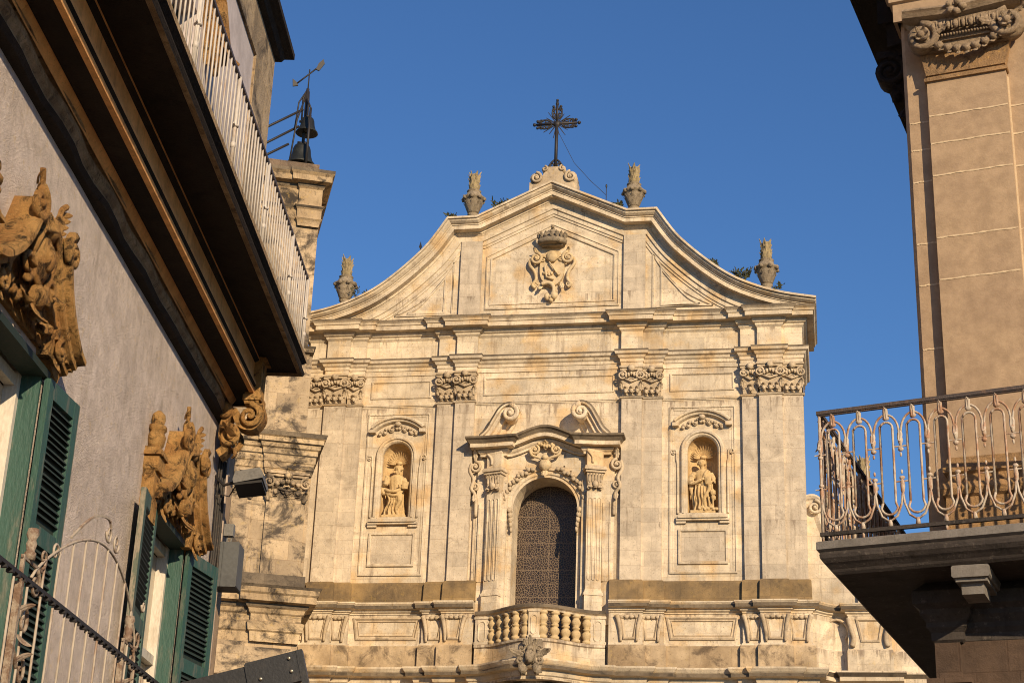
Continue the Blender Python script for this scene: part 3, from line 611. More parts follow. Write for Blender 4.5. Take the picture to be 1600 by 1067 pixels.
for s_ in (-1, 1):
    er = MB(); er.scroll(s_*2.72, 20.35, .2, 1.5, .07, y=yo-.2, start=90, hand=s_); er.scroll(s_*2.70, 19.6, .13, 1.3, .05, y=yo-.16, start=-90, hand=-s_)
    er.tube([(s_*x, yo-.18, z) for x, z in spline([(2.86, 20.5), (2.92, 20.2), (2.76, 19.85), (2.84, 19.5), (2.66, 19.2), (2.62, 18.4)], 5)], .07)
    er.leaf((s_*2.72, yo-.2, 20.6), (0, -.2, 1), .45, .22, .6); er.leaf((s_*2.7, yo-.2, 19.3), (0, -.1, -1), .4, .2, .5)
    er.box(min(s_*2.55, s_*2.72), max(s_*2.55, s_*2.72), yo-.1, yo, 15.3, 18.5)
    part('side_scroll', er, M['carve'], window)
# base storey under the pilasters
# leave the middle for the window: keep only what lies outside |x|>2.62
def keep(mb, cond):
    o = MB(); o.v = mb.v
    for f, sm, mi in zip(mb.f, mb.sm, mb.mi):
        if cond([mb.v[i] for i in f]): o.f.append(f); o.sm.append(sm); o.mi.append(mi)
    return o
side_l = [p for p in front_path(3.3, -.10) if p[0] < 0]; side_r = [p for p in front_path(3.3, -.10) if p[0] > 0]
side_l = side_l[:-1]+[(-2.68, -.10-.0)] if False else side_l[:-1]+[(-2.86, D2), (-2.50, D2)][1:]
side_r = [(2.50, D2)]+side_r[1:]
def both(name, mats, prof, crust=()):
    for P in (side_l, side_r): part(name, MB().sweep(P, prof, PL, crust=crust), mats, church)
both('upper_plinth', M['band'], [(-.1, 15.12), (.12, 15.12), (.10, 15.86), (.07, 15.93), (-.1, 15.99)])
both('base_cornice', CS, [(-.1, 14.70), (.12, 14.72), (.12, 14.76), (.19, 14.80), (.19, 14.86), (.34, 14.90), (.34, 15.02), (.38, 15.08), (.38, 15.13), (-.1, 15.19)], crust=(8, 5))
both('pedestal_course', M['church'], [(-.1, 13.52), (.16, 13.52), (.14, 13.6), (.10, 13.64), (.10, 14.70), (-.1, 14.72)])
cons = MB()
def swag_console(mb, x0, x1, y, z0=13.66, z1=14.60):
    """inverted trapezoid panel flanked by leaf brackets"""
    w = x1-x0
    P = [(x0+.22, z0+.12), (x0+.10, z1-.06), (x1-.10, z1-.06), (x1-.22, z0+.12)]
    if w < .6: P = [(x0+.16, z0+.12), (x0+.08, z1-.06), (x1-.08, z1-.06), (x1-.16, z0+.12)]
    mb.sweep(P, [(-.05, 0), (-.05, .05), (0, .07), (.04, .02), (.06, 0)], XZo(y), closed=True, cap=False)
for s_ in (-1, 1):
    for (a, b, y) in ((2.86, 3.63, D2), (3.63, 4.38, D1), (7.41, 8.05, D1), (8.05, 8.91, D2), (8.91, 9.68, D1)):
        x0, x1 = (a, b) if s_ > 0 else (-b, -a)
        cons = MB(); swag_console(cons, x0, x1, y-.10)
        for x, e in ((x0, -1), (x1, 1)):
            if b-a < .6: continue
            Q = spline([(x+e*.06, 14.62), (x-e*.02, 14.35), (x-e*.08, 14.0), (x-e*.10, 13.66)], 4)
            cons.tube([(p[0], y-.16, p[1]) for p in Q], [.10, .1, .09, .085, .08, .08, .075, .07, .07, .06, .06, .05, .05][:len(Q)], 6)
        for k in range(4): cons.blob((x0+(x1-x0)*(.14+.24*k), y-.14, 14.55), (.11, .06, .07), nz=.4)
        part('pedestal_panel', cons, M['carve'], church)
    P = [(4.75, 13.82), (4.62, 14.55), (7.1, 14.55), (6.97, 13.82)]; P = P if s_ > 0 else [(-x, z) for x, z in P[::-1]]
    cons = MB(); cons.sweep(P, [(-.06, 0), (-.06, .05), (0, .07), (.05, .02), (.08, .02), (.10, .05), (.13, .0)], XZo(-.10), closed=True, cap=False); part('pedestal_panel', cons, M['carve'], church)
both('lower_plinth', M['band2'], [(-.1, 12.60), (.20, 12.60), (.20, 13.46), (.17, 13.54), (-.1, 13.54)])
# balcony in front of the window
bp_ = spline([(-2.40, -.52), (-2.15, -.56), (-1.85, -.64), (-1.48, -.9), (-1.0, -1.35), (-.5, -1.72), (0, -1.85), (.5, -1.72), (1.0, -1.35), (1.48, -.9), (1.85, -.64), (2.15, -.56), (2.40, -.52)], 3)
bal = part('balcony', MB().sweep([(p[0], p[1]) for p in bp_], [(-.25, 12.72), (.02, 12.72), (.02, 13.36), (.08, 13.40), (.08, 13.47), (.0, 13.52), (-.25, 13.52)], PL), M['church'], church)
fl = MB(); fl.add([(p[0], p[1]+.1, 13.5) for p in bp_]+[(2.40, 0, 13.5), (-2.40, 0, 13.5)], [tuple(range(len(bp_)+2))]); part('balcony_floor', fl, M['band2'], bal)
hr = MB(); hr.sweep([(p[0], p[1]) for p in bp_], [(-.28, 14.50), (.02, 14.50), (.04, 14.56), (.12, 14.60), (.12, 14.68), (.08, 14.73), (-.28, 14.75), (-.28, 14.50)], PL, crust=(3, 4, 5)); part('stone_handrail', hr, CS, bal)
def at_path(P, t):
    L = [0]
    for a, b in zip(P[:-1], P[1:]): L.append(L[-1]+sqrt((a[0]-b[0])**2+(a[1]-b[1])**2))
    d = t*L[-1]
    for i in range(len(P)-1):
        if L[i+1] >= d:
            k = (d-L[i])/(L[i+1]-L[i]); a, b = P[i], P[i+1]
            return a[0]+(b[0]-a[0])*k, a[1]+(b[1]-a[1])*k, math.degrees(atan2(b[1]-a[1], b[0]-a[0]))
    return P[-1][0], P[-1][1], 0
for t in (.052, .5, .948):
    x, y, a = at_path(bp_, t); pr = MB(); X = T(x, y+.12, 0)@R(a); w = .20 if t == .5 else .27
    pr.box(-w, w, -.14, .14, 13.5, 14.52, X)
    aa = [(-w*.5, 13.75)]+arc(0, 14.22, w*.5, 180, 0, 6)+[(w*.5, 13.75)]+arc(0, 13.75, w*.5, 0, -180, 6)
    pr.sweep(aa, [(-.03, 0), (-.02, .03), (.01, .03), (.03, 0)], lambda u, v, h, X=X: tuple(X@Vector((u, -.14-h, v))), closed=True, cap=False)
    pr.box(-w-.03, w+.03, -.17, .17, 14.44, 14.52, X); pr.box(-w-.03, w+.03, -.17, .17, 13.5, 13.6, X)
    part('balcony_pier', pr, M['church'], bal)
bprof = [(.17, 0), (.17, .10), (.12, .12), (.13, .16), (.185, .27), (.17, .38), (.10, .46), (.15, .48), (.15, .54), (.10, .56), (.16, .64), (.185, .74), (.12, .86), (.12, .89), (.17, .91), (.17, 1.0)]
bmesh0 = None
for t in (.125, .205, .285, .365, .445, .555, .635, .715, .795, .875):
    x, y, a = at_path(bp_, t)
    if bmesh0 is None:
        o = part('baluster', MB().lathe(bprof, 10), M['carve_warm'], bal); bmesh0 = o.data
    else:
        o = bpy.data.objects.new('baluster', bmesh0); COL.objects.link(o); o.parent = bal
    o.location = (x, y+.12, 13.51); o.rotation_euler = (0, 0, random.random()*3)
# lower cornice, following the balcony in the middle and the wing on the right
lowp = [(-9.68, 3.3)]+side_l[1:]+[(p[0], p[1]) for p in bp_]+side_r[:-1]+[(9.68, 3.3)]
lc = MB(); lc.sweep(lowp, [(-.2, 12.0), (.2, 12.02), (.2, 12.12), (.26, 12.16), (.30, 12.28), (.30, 12.32), (.52, 12.36), (.52, 12.48), (.56, 12.52), (.62, 12.62), (.62, 12.68), (-.2, 12.78)], PL, crust=(10, 6))
part('lower_cornice', lc, CS, church)
lw = MB(); lw.sweep([(-9.68, 3.3)]+side_l[1:]+[(-2.45, -.35), (-2.2, -.4), (-1, -.8), (0, -.9), (1, -.8), (2.2, -.4), (2.45, -.35)]+side_r[:-1]+[(9.68, 3.3)], [(0.1, 0), (.1, 12.02)], PL); part('lower_wall', lw, M['church'], church)
pa = MB(); pa.sweep(arc(0, 9.9, 2.0, 165, 15, 20), [(-.2, 0), (-.2, 1.1), (-.1, 1.25), (.1, 1.2), (.15, .95), (.4, .9), (.45, 0)], XZo(-.4), crust=(0, 1)); part('portal_arch', pa, CS, church)
orn = MB(); oy = -2.42
for s_ in (-1, 1):
    orn.scroll(s_*.34, 12.62, .17, 1.4, .07, y=oy, start=90, hand=s_, n=6); orn.leaf((s_*.2, oy, 12.75), (s_*.9, -.1, .35), .62, .3, .5); orn.scroll(s_*.30, 13.02, .1, 1.2, .05, y=oy, start=0, hand=s_)
    orn.blob((s_*.26, oy, 12.30), (.16, .12, .2), nz=.4); orn.leaf((s_*.12, oy, 13.1), (s_*.4, -.1, 1), .3, .2, .6)
    orn.tube([(s_*x, oy, z) for x, z in spline([(.12, 12.5), (.3, 12.85), (.62, 12.9), (.7, 13.02)], 4)], .05)
orn.blob((0, oy-.1, 12.72), (.17, .16, .24), nz=.2); orn.blob((0, oy-.05, 13.0), (.13, .12, .12)); orn.leaf((0, oy, 13.1), (0, 0, 1), .42, .2, .4); orn.box(-.2, .2, oy-.02, oy+.5, 12.5, 13.1)
orn.box(-.34, .34, -2.02, -1.8, 13.18, 13.42)
part('balcony_carving', orn, M['urn'], bal)
# right-hand wing, curving back and out again
wing = [(9.5, -.10), (9.9, -.02), (10.2, .35), (10.6, .62), (11.0, .66), (11.02, .30), (12.5, .30), (12.52, .66), (16, .66)]
wg = MB(); wg.sweep(wing, [(-.3, 0), (0, 0), (0, 12.1)], PL); wg.sweep(wing, [(-.3, 12.7), (.06, 12.7), (.06, 13.46), (.02, 13.54), (.0, 14.8), (-.3, 14.8)], PL)
wgo = part('side_wing_wall', wg, M['church'], church)
lx = MB(); lx.box(-12.5, -9.70, .25, 2.0, 0, 24.0); part('left_return_wall', lx, M['tower'], church)
w2 = MB(); w2.sweep(wing, [(-.3, 14.70), (.03, 14.72), (.03, 14.76), (.10, 14.80), (.10, 14.86), (.25, 14.90), (.25, 15.02), (.29, 15.08), (.29, 15.13), (-.3, 15.19)], PL, crust=(8, 5))
w2.sweep(wing, [(-.3, 12.0), (.06, 12.1), (.12, 12.28), (.38, 12.34), (.38, 12.48), (.48, 12.62), (.48, 12.68), (-.3, 12.78)], PL, crust=(6, 4)); part('wing_cornice', w2, CS, wgo)
w3 = MB(); w3.sweep([(11.5, 13.82), (11.35, 14.55), (12.2, 14.55), (12.05, 13.82)], [(-.06, 0), (-.06, .05), (0, .07), (.05, .0)], XZo(.3), closed=True, cap=False)
for x, e in ((11.1, -1), (12.42, 1)): w3.tube([(p[0], .22, p[1]) for p in spline([(x+e*.06, 14.62), (x, 14.3), (x-e*.1, 13.9), (x-e*.04, 13.6)], 4)], .1, 6)
w3.tube(arc_y(arc(10.6, 14.2, .42, 130, -40, 8), .5), .05)
part('wing_panels', w3, M['carve'], wgo)
vv = spline([(9.6, 19.05), (9.95, 19.1), (10.2, 18.85), (10.35, 18.2), (10.7, 17.5), (11.2, 16.9), (11.9, 16.5), (13.0, 16.3)], 5)
w4 = MB(); w4.prism([(9.6, 15.1)]+vv+[(13.0, 15.1)], .35, 1.3); w4.sweep(vv, [(-.12, -.9), (-.12, .16), (-.05, .2), (.04, .16), (.1, .1), (.2, .1), (.28, .05), (.36, .0)], XZo(.35), crust=(0,))
w4.scroll(9.98, 18.72, .24, 1.6, .07, y=.2, start=90, hand=-1, n=6)
part('volute_buttress', w4, CS, wgo)
w5 = MB(); w5.box(11.3, 15.5, .9, 6, 15, 17.3); 
for k in range(20): w5.tube([(11.6+.2*k, .7, 17.28), (11.6+.2*k, 3.0, 17.95)], .09, 6, mi=1)
w5.box(11.3, 15.5, .6, .9, 17.1, 17.24)
part('tiled_roof', w5, [M['church'], M['tile']], wgo)
# gable top pedestal
pd = MB(); pd.prism([(-.92, 31.6), (-.80, 32.25), (-.50, 32.5), (-.36, 32.72), (-.3, 32.95), (.3, 32.95), (.36, 32.72), (.50, 32.5), (.80, 32.25), (.92, 31.6)], -.45, .25)
for s_ in (-1, 1):
    pd.scroll(s_*.70, 32.46, .21, 1.6, .07, y=-.5, start=90, hand=s_, n=6); pd.lathe([(.26, -.3), (.26, .3)], 14, T(s_*.70, -.12, 32.46)@R(90, 'X')); pd.box(min(s_*.62, s_*.98), max(s_*.62, s_*.98), -.42, .2, 31.5, 32.3)
    pd.scroll(s_*.36, 32.86, .11, 1.2, .05, y=-.48, start=90, hand=s_); pd.lathe([(.13, -.3), (.13, .3)], 10, T(s_*.36, -.12, 32.86)@R(90, 'X'))
pd.box(-.25, .25, -.3, .1, 32.9, 33.02)
part('cross_pedestal', pd, M['carve'], church)
# ---------------------------------------------------------------- cross
cross = thing('iron_cross', 'black wrought iron cross with rays and scrolled arms on the peak of the church gable', 'cross', (.02, -.1, 33.0))
def xp(name, mb): return part(name, mb, M['iron'], cross)
st_ = MB(); st_.tube([(0, 0, 0), (0, 0, 2.2)], .07, 8); st_.tube([(0, 0, 2.2), (0, 0, 3.15)], .055, 6); st_.tube([(-.85, 0, 2.1), (.85, 0, 2.1)], .055, 6); st_.blob((0, 0, 3.2), .06); xp('shaft', st_)
ra = MB()
for k in range(16):
    a = 2*pi*(k+.5)/16; q = .66 if k % 2 else .54; ra.tube([(.05*cos(a), 0, 2.1+.05*sin(a)), (q*cos(a), 0, 2.1+q*sin(a))], [.03, .016], 4)
ra.blob((0, 0, 2.1), (.15, .08, .15)); xp('rays', ra)
for a in (0, 90, 180):
    X = T(0, 0, 2.1)@R(-a, 'Y'); am = MB()
    for e in (-1, 1):
        am.scroll(.42, e*.10, .085, 1.1, .036, start=180, hand=-e, X=X, eye=False); am.scroll(.66, e*.12, .09, 1.2, .036, start=200, hand=-e, X=X, eye=False)
        am.tube([tuple(X@Vector((x, 0, z*e))) for x, z in spline([(.2, .03), (.34, .17), (.55, .2), (.72, .1), (.82, .16)], 4)], .036, 5)
    am.blob(tuple(X@Vector((.93, 0, 0))), .075); am.blob(tuple(X@Vector((.80, 0, .15))), .065); am.blob(tuple(X@Vector((.80, 0, -.15))), .065)
    xp('scrolled_arm', am)
ft = MB()
for e in (-1, 1): ft.scroll(e*.17, .17, .11, 1.2, .045, start=90, hand=e, eye=False); ft.tube([(e*x, 0, z) for x, z in spline([(.03, .45), (.14, .36), (.2, .28), (.38, .0)], 4)], .042, 5)
xp('foot_scrolls', ft)
# ---------------------------------------------------------------- urns
def make_urn(label):
    u = thing('stone_urn', label, 'urn', group='flaming stone urns along the church roofline')
    p = MB(); p.box(-.34, .34, -.30, .34, -.2, .02, b=0); p.lathe([(.30, .02), (.30, .10), (.20, .16), (.17, .30), (.24, .38), (.14, .42)], 12); part('foot', p, M['urn'], u)
    b = MB(); b.lathe([(.17, .40), (.24, .48), (.33, .72), (.38, .92), (.40, 1.02), (.47, 1.06), (.47, 1.12), (.34, 1.16), (.30, 1.30), (.24, 1.38), (.30, 1.42), (.22, 1.47)], 16, flute=.03, nf=8)
    for k in range(8):
        a = 2*pi*k/8; b.leaf((.2*cos(a), .2*sin(a), .45), (cos(a)*.35, sin(a)*.35, 1), .5, .16, .2, (cos(a), sin(a), 0), lobes=1); b.blob((.42*cos(a), .42*sin(a), 1.06), (.1, .1, .09), nz=.3)
    part('bowl', b, M['urn'], u)
    f = MB(); f.lathe([(.15, 1.40), (.21, 1.55), (.19, 1.80), (.17, 2.05), (.13, 2.2)], 12, flute=.12, nf=5)
    for t_, (z_, nn) in enumerate(((1.42, 7), (1.62, 7), (1.82, 6), (1.98, 5))):
        for k in range(nn):
            a = 2*pi*k/nn+t_*.45; f.leaf((.15*cos(a), .15*sin(a), z_), (cos(a+1.2)*.22, sin(a+1.2)*.22, 1), .32+.10*random.random(), .15, .25, (cos(a), sin(a), 0), lobes=2, th=.09)
    part('flame', f, M['carve_lich'] if 'carve_lich' in M else M['carve'], u)
    return u
M['carve_lich'] = stone('lichened_flame_stone', (0.40, 0.32, 0.19), (0.31, 0.25, 0.15), (0.09, 0.075, 0.05), stain=0.5, mortar=0, blockvar=0, pits=0.7, lichen=(0.42, 0.32, 0.05), lich=0.7, streak=0.5, seed=8.3, scale=3)
U = make_urn('weathered flame urn on the left shoulder of the church gable')
U.location = (-3.36, .05, 30.82)
for (x, z, sc_, rz, lb) in ((3.22, 30.78, 1.0, 40, 'weathered flame urn on the right shoulder of the church gable'),
                        (-8.52, 27.22, 1.0, 75, 'flame urn at the low left end of the church roofline beside the clock tower'),
                        (8.42, 27.2, 1.0, 20, 'stone flame urn covered in yellow lichen at the low right end of the church roofline')):
    c = copy_tree(U); c.location = (x, .05, z); c.rotation_euler = (0, 0, radians(rz)); c['label'] = lb
c = copy_tree(U); c.location = (11.80, .6, 18.45); c['label'] = 'brown stone urn top seen through the iron balcony railing at right'
pb = MB(); pb.box(11.4, 12.3, .2, 1.1, 15.1, 17.3); part('urn_pier', pb, M['church_shaft'], wgo)
# ---------------------------------------------------------------- statues (one remeshed surface each)
def statue(kind, label, cx):
    b = MB(); X = T(cx, .20, NS+.02)@Sc(1.16, 1.0, 1.045)
    H = 2.05
    b.box(-.40, .40, -.26, .26, 0, .10, X)
    sgn = 1
    # robe as stacked ellipses with folds
    rows = [(.10, .30, .20, 0), (.3, .29, .20, .0), (.6, .27, .19, .01), (.9, .25, .18, .02), (1.1, .23, .16, .02), (1.25, .24, .165, .01), (1.45, .27, .165, 0), (1.58, .25, .14, 0), (1.66, .12, .10, 0)]
    n = 40; vs = []; fs = []
    for i, (z, rx, ry, ox) in enumerate(rows):
        amp = .13*(1-z/1.9)
        for k in range(n):
            a = 2*pi*k/n; f = 1+amp*sin(9*a+z*2.2+kind)+.5*amp*sin(15*a-z*3)
            vs.append((ox+rx*cos(a)*f, -.02+ry*sin(a)*f, z))
    for i in range(len(rows)-1):
        for k in range(n): fs.append((i*n+k, i*n+(k+1) % n, (i+1)*n+(k+1) % n, (i+1)*n+k))
    fs += [tuple(range(n-1, -1, -1)), tuple((len(rows)-1)*n+k for k in range(n))]
    b.add(vs, fs, X)
    tb = lambda P, r: b.tube(spline(P, 4), r, 8, X)
    hx = .04 if kind == 0 else -.05
    b.tube([(0, 0, 1.6), (hx*.6, -.02, 1.76)], .075, 8, X)                                # neck
    b.blob((hx, -.05, 1.88), (.105, .12, .145), X, nz=0, n=12)                             # head
    b.blob((hx+.01, -.17, 1.87), (.02, .035, .04), X, nz=0)                                # nose
    for e in (-1, 1): b.blob((hx+e*.042, -.155, 1.905), (.022, .012, .012), X, nz=0); b.blob((hx+e*.045, -.15, 1.93), (.035, .02, .012), X, nz=0)
    b.blob((hx, -.155, 1.815), (.035, .015, .012), X, nz=0)
    for k in range(9):
        a = radians(-10+200*k/8); b.blob((hx+.11*cos(a), .0, 1.90+.10*sin(a)), (.055, .1, .05), X, nz=.3)
    if kind == 0:
        for k in range(5): b.blob((hx-.06+.03*k, -.12, 1.75-.03*(2-abs(k-2))), (.035, .05, .06), X, nz=.3)   # beard
        tb([(-.24, -.03, 1.52), (-.36, -.12, 1.28), (-.33, -.26, 1.30), (-.30, -.30, 1.45)], [.095]*5+[.075]*4+[.05]*4)   # right arm raised
        for k in range(4): b.tube([(-.32+.02*k, -.31, 1.46), (-.33+.025*k, -.33, 1.53), (-.33+.022*k, -.31, 1.585-.01*abs(k-1))], .013, 5, X)
        b.tube([(-.27, -.31, 1.45), (-.24, -.33, 1.50)], .014, 5, X)
        tb([(-.40, .0, 1.50), (-.46, -.02, 1.25), (-.40, -.06, .98), (-.30, -.05, .92)], [.05]*3+[.1]*7+[.06]*3)            # hanging cloak
        tb([(.24, -.02, 1.5), (.34, -.10, 1.25), (.30, -.24, 1.12), (.14, -.26, 1.14)], [.095]*5+[.08]*4+[.05]*4)          # left arm
        b.box(.10, .30, -.34, -.27, 1.08, 1.36, X@R(8, 'Y'))                                                             # book
        for k in range(4): b.tube([(.12+.0*k, -.29, 1.10+.03*k), (.16, -.35, 1.11+.03*k), (.21, -.355, 1.12+.03*k)], .014, 5, X)
        tb([(.28, -.1, 1.2), (.1, -.26, 1.0), (-.15, -.26, .98), (-.33, -.12, 1.08)], .07)                                  # sash
        tb([(.30, -.08, 1.1), (.12, -.28, .85), (-.1, -.27, .82), (-.3, -.12, .95)], .055)
        tb([(.14, -.18, .95), (.20, -.27, .62), (.10, -.26, .3), (.16, -.22, .1)], [.10]*5+[.07]*4+[.05]*4)                 # bent knee
        for k in range(4): tb([(-.25+.1*k, -.2, .88), (-.15+.08*k, -.26, .6), (-.28+.12*k, -.25, .3), (-.3+.15*k, -.24, .12)], .032)
    else:
        tb([(-.24, -.02, 1.52), (-.38, -.06, 1.32), (-.34, -.22, 1.08), (-.06, -.30, 1.20)], [.11]*5+[.105]*3+[.055]*5)      # arm across the waist
        for k in range(4): b.tube([(-.04, -.31, 1.17+.025*k), (.02, -.34, 1.19+.025*k), (.06, -.33, 1.20+.024*k)], .013, 5, X)
        b.tube([(-.07, -.32, 1.24), (-.04, -.34, 1.29)], .014, 5, X)
        tb([(-.34, -.0, 1.25), (-.38, -.04, .95), (-.32, -.08, .6), (-.27, -.04, .15)], [.09]*5+[.06]*4+[.05]*4)
        tb([(.24, -.02, 1.5), (.33, -.06, 1.28), (.34, -.20, 1.12)], [.095]*5+[.06]*4)
        b.box(.20, .40, -.30, -.18, 1.02, 1.32, X@R(-6, 'Y'))                                                            # book
        for k in range(4): b.tube([(.40, -.2, 1.06+.03*k), (.405, -.27, 1.07+.03*k), (.37, -.32, 1.075+.03*k)], .014, 5, X)
        b.tube([(.30, -.24, 1.05), (.34, -.24, .12)], .032, 6, X)                                                         # staff / sword
        b.blob((.32, -.24, .74), (.09, .07, .13), X, nz=.3); b.blob((.34, -.22, .55), (.08, .07, .1), X, nz=.3)
        tb([(.2, -.1, 1.5), (-.02, -.2, 1.25), (-.25, -.16, 1.05)], .05)
        tb([(.16, -.14, 1.6), (.05, -.22, 1.3), (.22, -.24, .95), (.05, -.26, .5), (.12, -.26, .15)], .055)
        for k in range(5): tb([(-.22+.09*k, -.18, 1.0), (-.24+.1*k, -.24, .7), (-.2+.1*k, -.25, .4), (-.26+.12*k, -.24, .12)], .03)
        for k in range(7): b.blob((-.1+.09*k, -.28, .16+.05*sin(k*2)), (.06, .05, .06), X, nz=.4)
    me = mkmesh('stone_statue', b, M['statue'])
    o = bpy.data.objects.new('stone_statue', me); COL.objects.link(o)
    # put the origin at the base
    me.transform(T(-cx, -.20, -NS-.02)); o.location = (cx, .20, NS+.02)
    rm = o.modifiers.new('remesh', 'REMESH'); rm.mode = 'VOXEL'; rm.voxel_size = .017; rm.use_smooth_shade = True
    tag(o, label, 'statue'); return o
M['statue'] = stone('statue_stone', (0.66, 0.49, 0.27), (0.58, 0.41, 0.20), (0.08, 0.055, 0.04), stain=0.50, mortar=0, blockvar=0, pits=0.4, lichen=(0.66, 0.45, 0.16), lich=0.4, streak=0.35, seed=11.3, scale=3.0)
statue(0, 'robed bearded stone saint raising one hand, in the niche left of the church window', -NX)
statue(1, 'robed stone saint with book and staff, in the niche right of the church window', NX)
# ---------------------------------------------------------------- wire and weeds
wr = MB(); wr.tube([(.1, -.1, 34.7), (.8, -.2, 33.2), (1.5, -.3, 32.3), (2.15, -.35, 31.6)], .012, 4); wr.tube([(2.15, -.35, 31.2), (2.15, -.35, 32.0)], .02, 4); wr.blob((2.15, -.35, 32.0), (.04, .04, .09))
tag(part('lightning_wire', wr, M['iron']), 'thin dark wire running from the iron cross down to the right slope of the gable', 'wire')
wv = MB(); wv.tube([(-5.42, -.2, 29.0), (-5.42, -.2, 29.72)], .018, 4); wv.prism([(-5.42, 29.98), (-5.36, 29.74), (-5.42, 29.62), (-5.48, 29.74)], -.22, -.18); wv.tube([(-5.5, -.2, 29.5), (-5.34, -.2, 29.5)], .02, 4)
tag(part('iron_finial', wv, M['iron']), 'small dark iron spike standing on the left curved slope of the church gable', 'finial')
def weed(x, y, z, h, n, lean, label):
    w = MB(); rnd = random.Random(int(x*100)+5)
    for k in range(n):
        a = rnd.random()*2*pi; l = h*(.5+.5*rnd.random()); dx = cos(a)*l*.7+lean*l; dy = sin(a)*l*.3
        P = [(0, 0, 0), (dx*.3, dy*.4, l*.5), (dx*.9, dy, l*(.8+.1*rnd.random()))]
        w.tube(P, [.014, .01, .006], 4)
        for j in range(6):
            t = .35+.65*j/5; p = Vector(P[1]).lerp(Vector(P[2]), t)
            w.leaf(p, (rnd.uniform(-1, 1), rnd.uniform(-.6, .2), rnd.uniform(-.1, 1)), .09+.07*rnd.random(), .05, .5, lobes=1, th=.01)
    o = part('weed', w, M['leafdark']); o.location = (x, y, z)
    tag(o, label, 'plant', 'weeds rooted in the church roofline')
weed(-2.45, -.35, 31.05, .7, 14, .5, 'small dark weed growing just right of the left shoulder urn')
weed(-4.0, -.35, 30.76, .38, 14, -.6, 'low creeping weed on the ledge left of the left shoulder urn')
weed(2.75, -.35, 30.9, .4, 16, -.5, 'weed clump at the foot of the right shoulder urn')
weed(7.6, -.3, 27.55, .7, 26, -.3, 'dark bushy weed beside the lichened urn at the low right end')
weed(6.7, -.3, 28.05, .75, 9, -1.2, 'thin wispy plant leaning out of the right slope of the gable')
weed(8.75, -.4, 27.05, .5, 6, .2, 'small weed at the foot of the lichened urn')
weed(-7.9, -.35, 27.35, .75, 5, .3, 'upright weed right of the urn beside the clock tower')
# ================================================================ CLOCK TOWER (local frame: x along its front, -y towards the street)
tower = thing('bell_tower', 'weathered stone clock tower with stacked cornices, standing left of the church', 'tower', (-5.934, -10.0, 0), 23.0)
TS = [M['towermold'], M['crust']]
tw = MB(); tw.box(-7, -.12, 0, 11.5, 0, 18.0); part('lower_stage', tw, M['tower'], tower)
tw = MB(); tw.box(-7, -.58, .05, 11.5, 18.5, 28.0); part('upper_stage', tw, M['tower'], tower)
tw = MB(); tw.box(-7, -.40, -.0, 11.5, 18.45, 21.2); part('middle_stage', tw, M['tower'], tower)
def tpath(xr, y): return [(-7, y), (xr, y), (xr, 11.6)]
c = MB(); c.sweep([(-7, 0), (-1.62, 0), (-1.62, -.14), (-.12, -.14), (-.12, 11.6)], [(0, 11.6), (.04, 11.9), (.10, 11.95), (.14, 12.2), (.04, 12.25), (.04, 12.45), (.10, 12.5), (.14, 12.62), (.2, 12.66), (.24, 12.76), (.44, 12.8), (.44, 13.0), (.50, 13.06), (.52, 13.2), (.58, 13.28), (-.3, 13.42)], PL, crust=(13, 14, 8)); part('lower_cornice', c, TS, tower)
c = MB(); c.sweep([(-7, 0), (-1.62, 0), (-1.62, -.09), (-.12, -.09), (-.12, 11.6)], [(0, 17.05), (.03, 17.2), (.06, 17.22), (.06, 17.42), (.09, 17.45), (.10, 17.66), (.14, 17.7), (.14, 17.86), (.20, 17.9), (.22, 18.02), (.30, 18.06), (.30, 18.2), (.36, 18.24), (.40, 18.38), (-.3, 18.5)], PL, crust=(12, 13, 9, 5)); part('middle_cornice', c, TS, tower)
c = MB(); c.sweep(tpath(-.58, .05), [(0, 21.05), (.05, 21.1), (.08, 21.25), (.2, 21.3), (.2, 21.42), (.26, 21.5), (-.3, 21.6)], PL, crust=(4, 5)); part('string_course', c, TS, tower)
c = MB(); c.sweep([(-7, .05), (-1.3, .05), (-1.3, -.06), (-.58, -.06), (-.58, 11.6)], [(0, 25.9), (.03, 26.05), (.05, 26.1), (.1, 26.16), (.06, 26.2), (.06, 26.5), (.10, 26.55), (.16, 26.62), (.10, 26.66), (.04, 26.7), (.04, 27.3), (.10, 27.36), (.12, 27.46), (.32, 27.5), (.32, 27.7), (.40, 27.8), (.40, 27.92), (-.2, 28.0)], PL, crust=(15, 16, 11, 6)); part('top_cornice', c, TS, tower)
c = MB(); c.sweep(tpath(-.70, .2), [(0, 27.9), (0, 28.42), (-6, 28.44)], PL); part('parapet_block', c, M['rubble'], tower)
p = MB(); p.box(-1.5, -.24, -.09, 0, 13.4, 17.05); p.box(-3.2, -1.95, -.07, 0, 13.4, 17.05); tp = part('pilaster', p, M['tower'], tower)
cp = MB(); capital(cp, -1.48, -.28, -.09, True, 16.25, 17.08); capital(cp, -3.15, -2.0, -.07, True, 16.25, 17.08)
for v in (0, 1): cp.scroll(.2+.9*v, 16.7, .14, 1.4, .05, y=.1, start=90, hand=-1, X=T(-.12, 0, 0)@R(90))
part('capital', cp, M['tower'], tp)
p = MB(); p.box(-7, -.05, -.12, .0, 13.35, 13.75); part('plinth', p, M['crust'], tower)
lp = MB(); lp.box(-6, -.3, -.3, 0, 10.5, 11.4); part('lower_block', lp, M['tower'], tower)
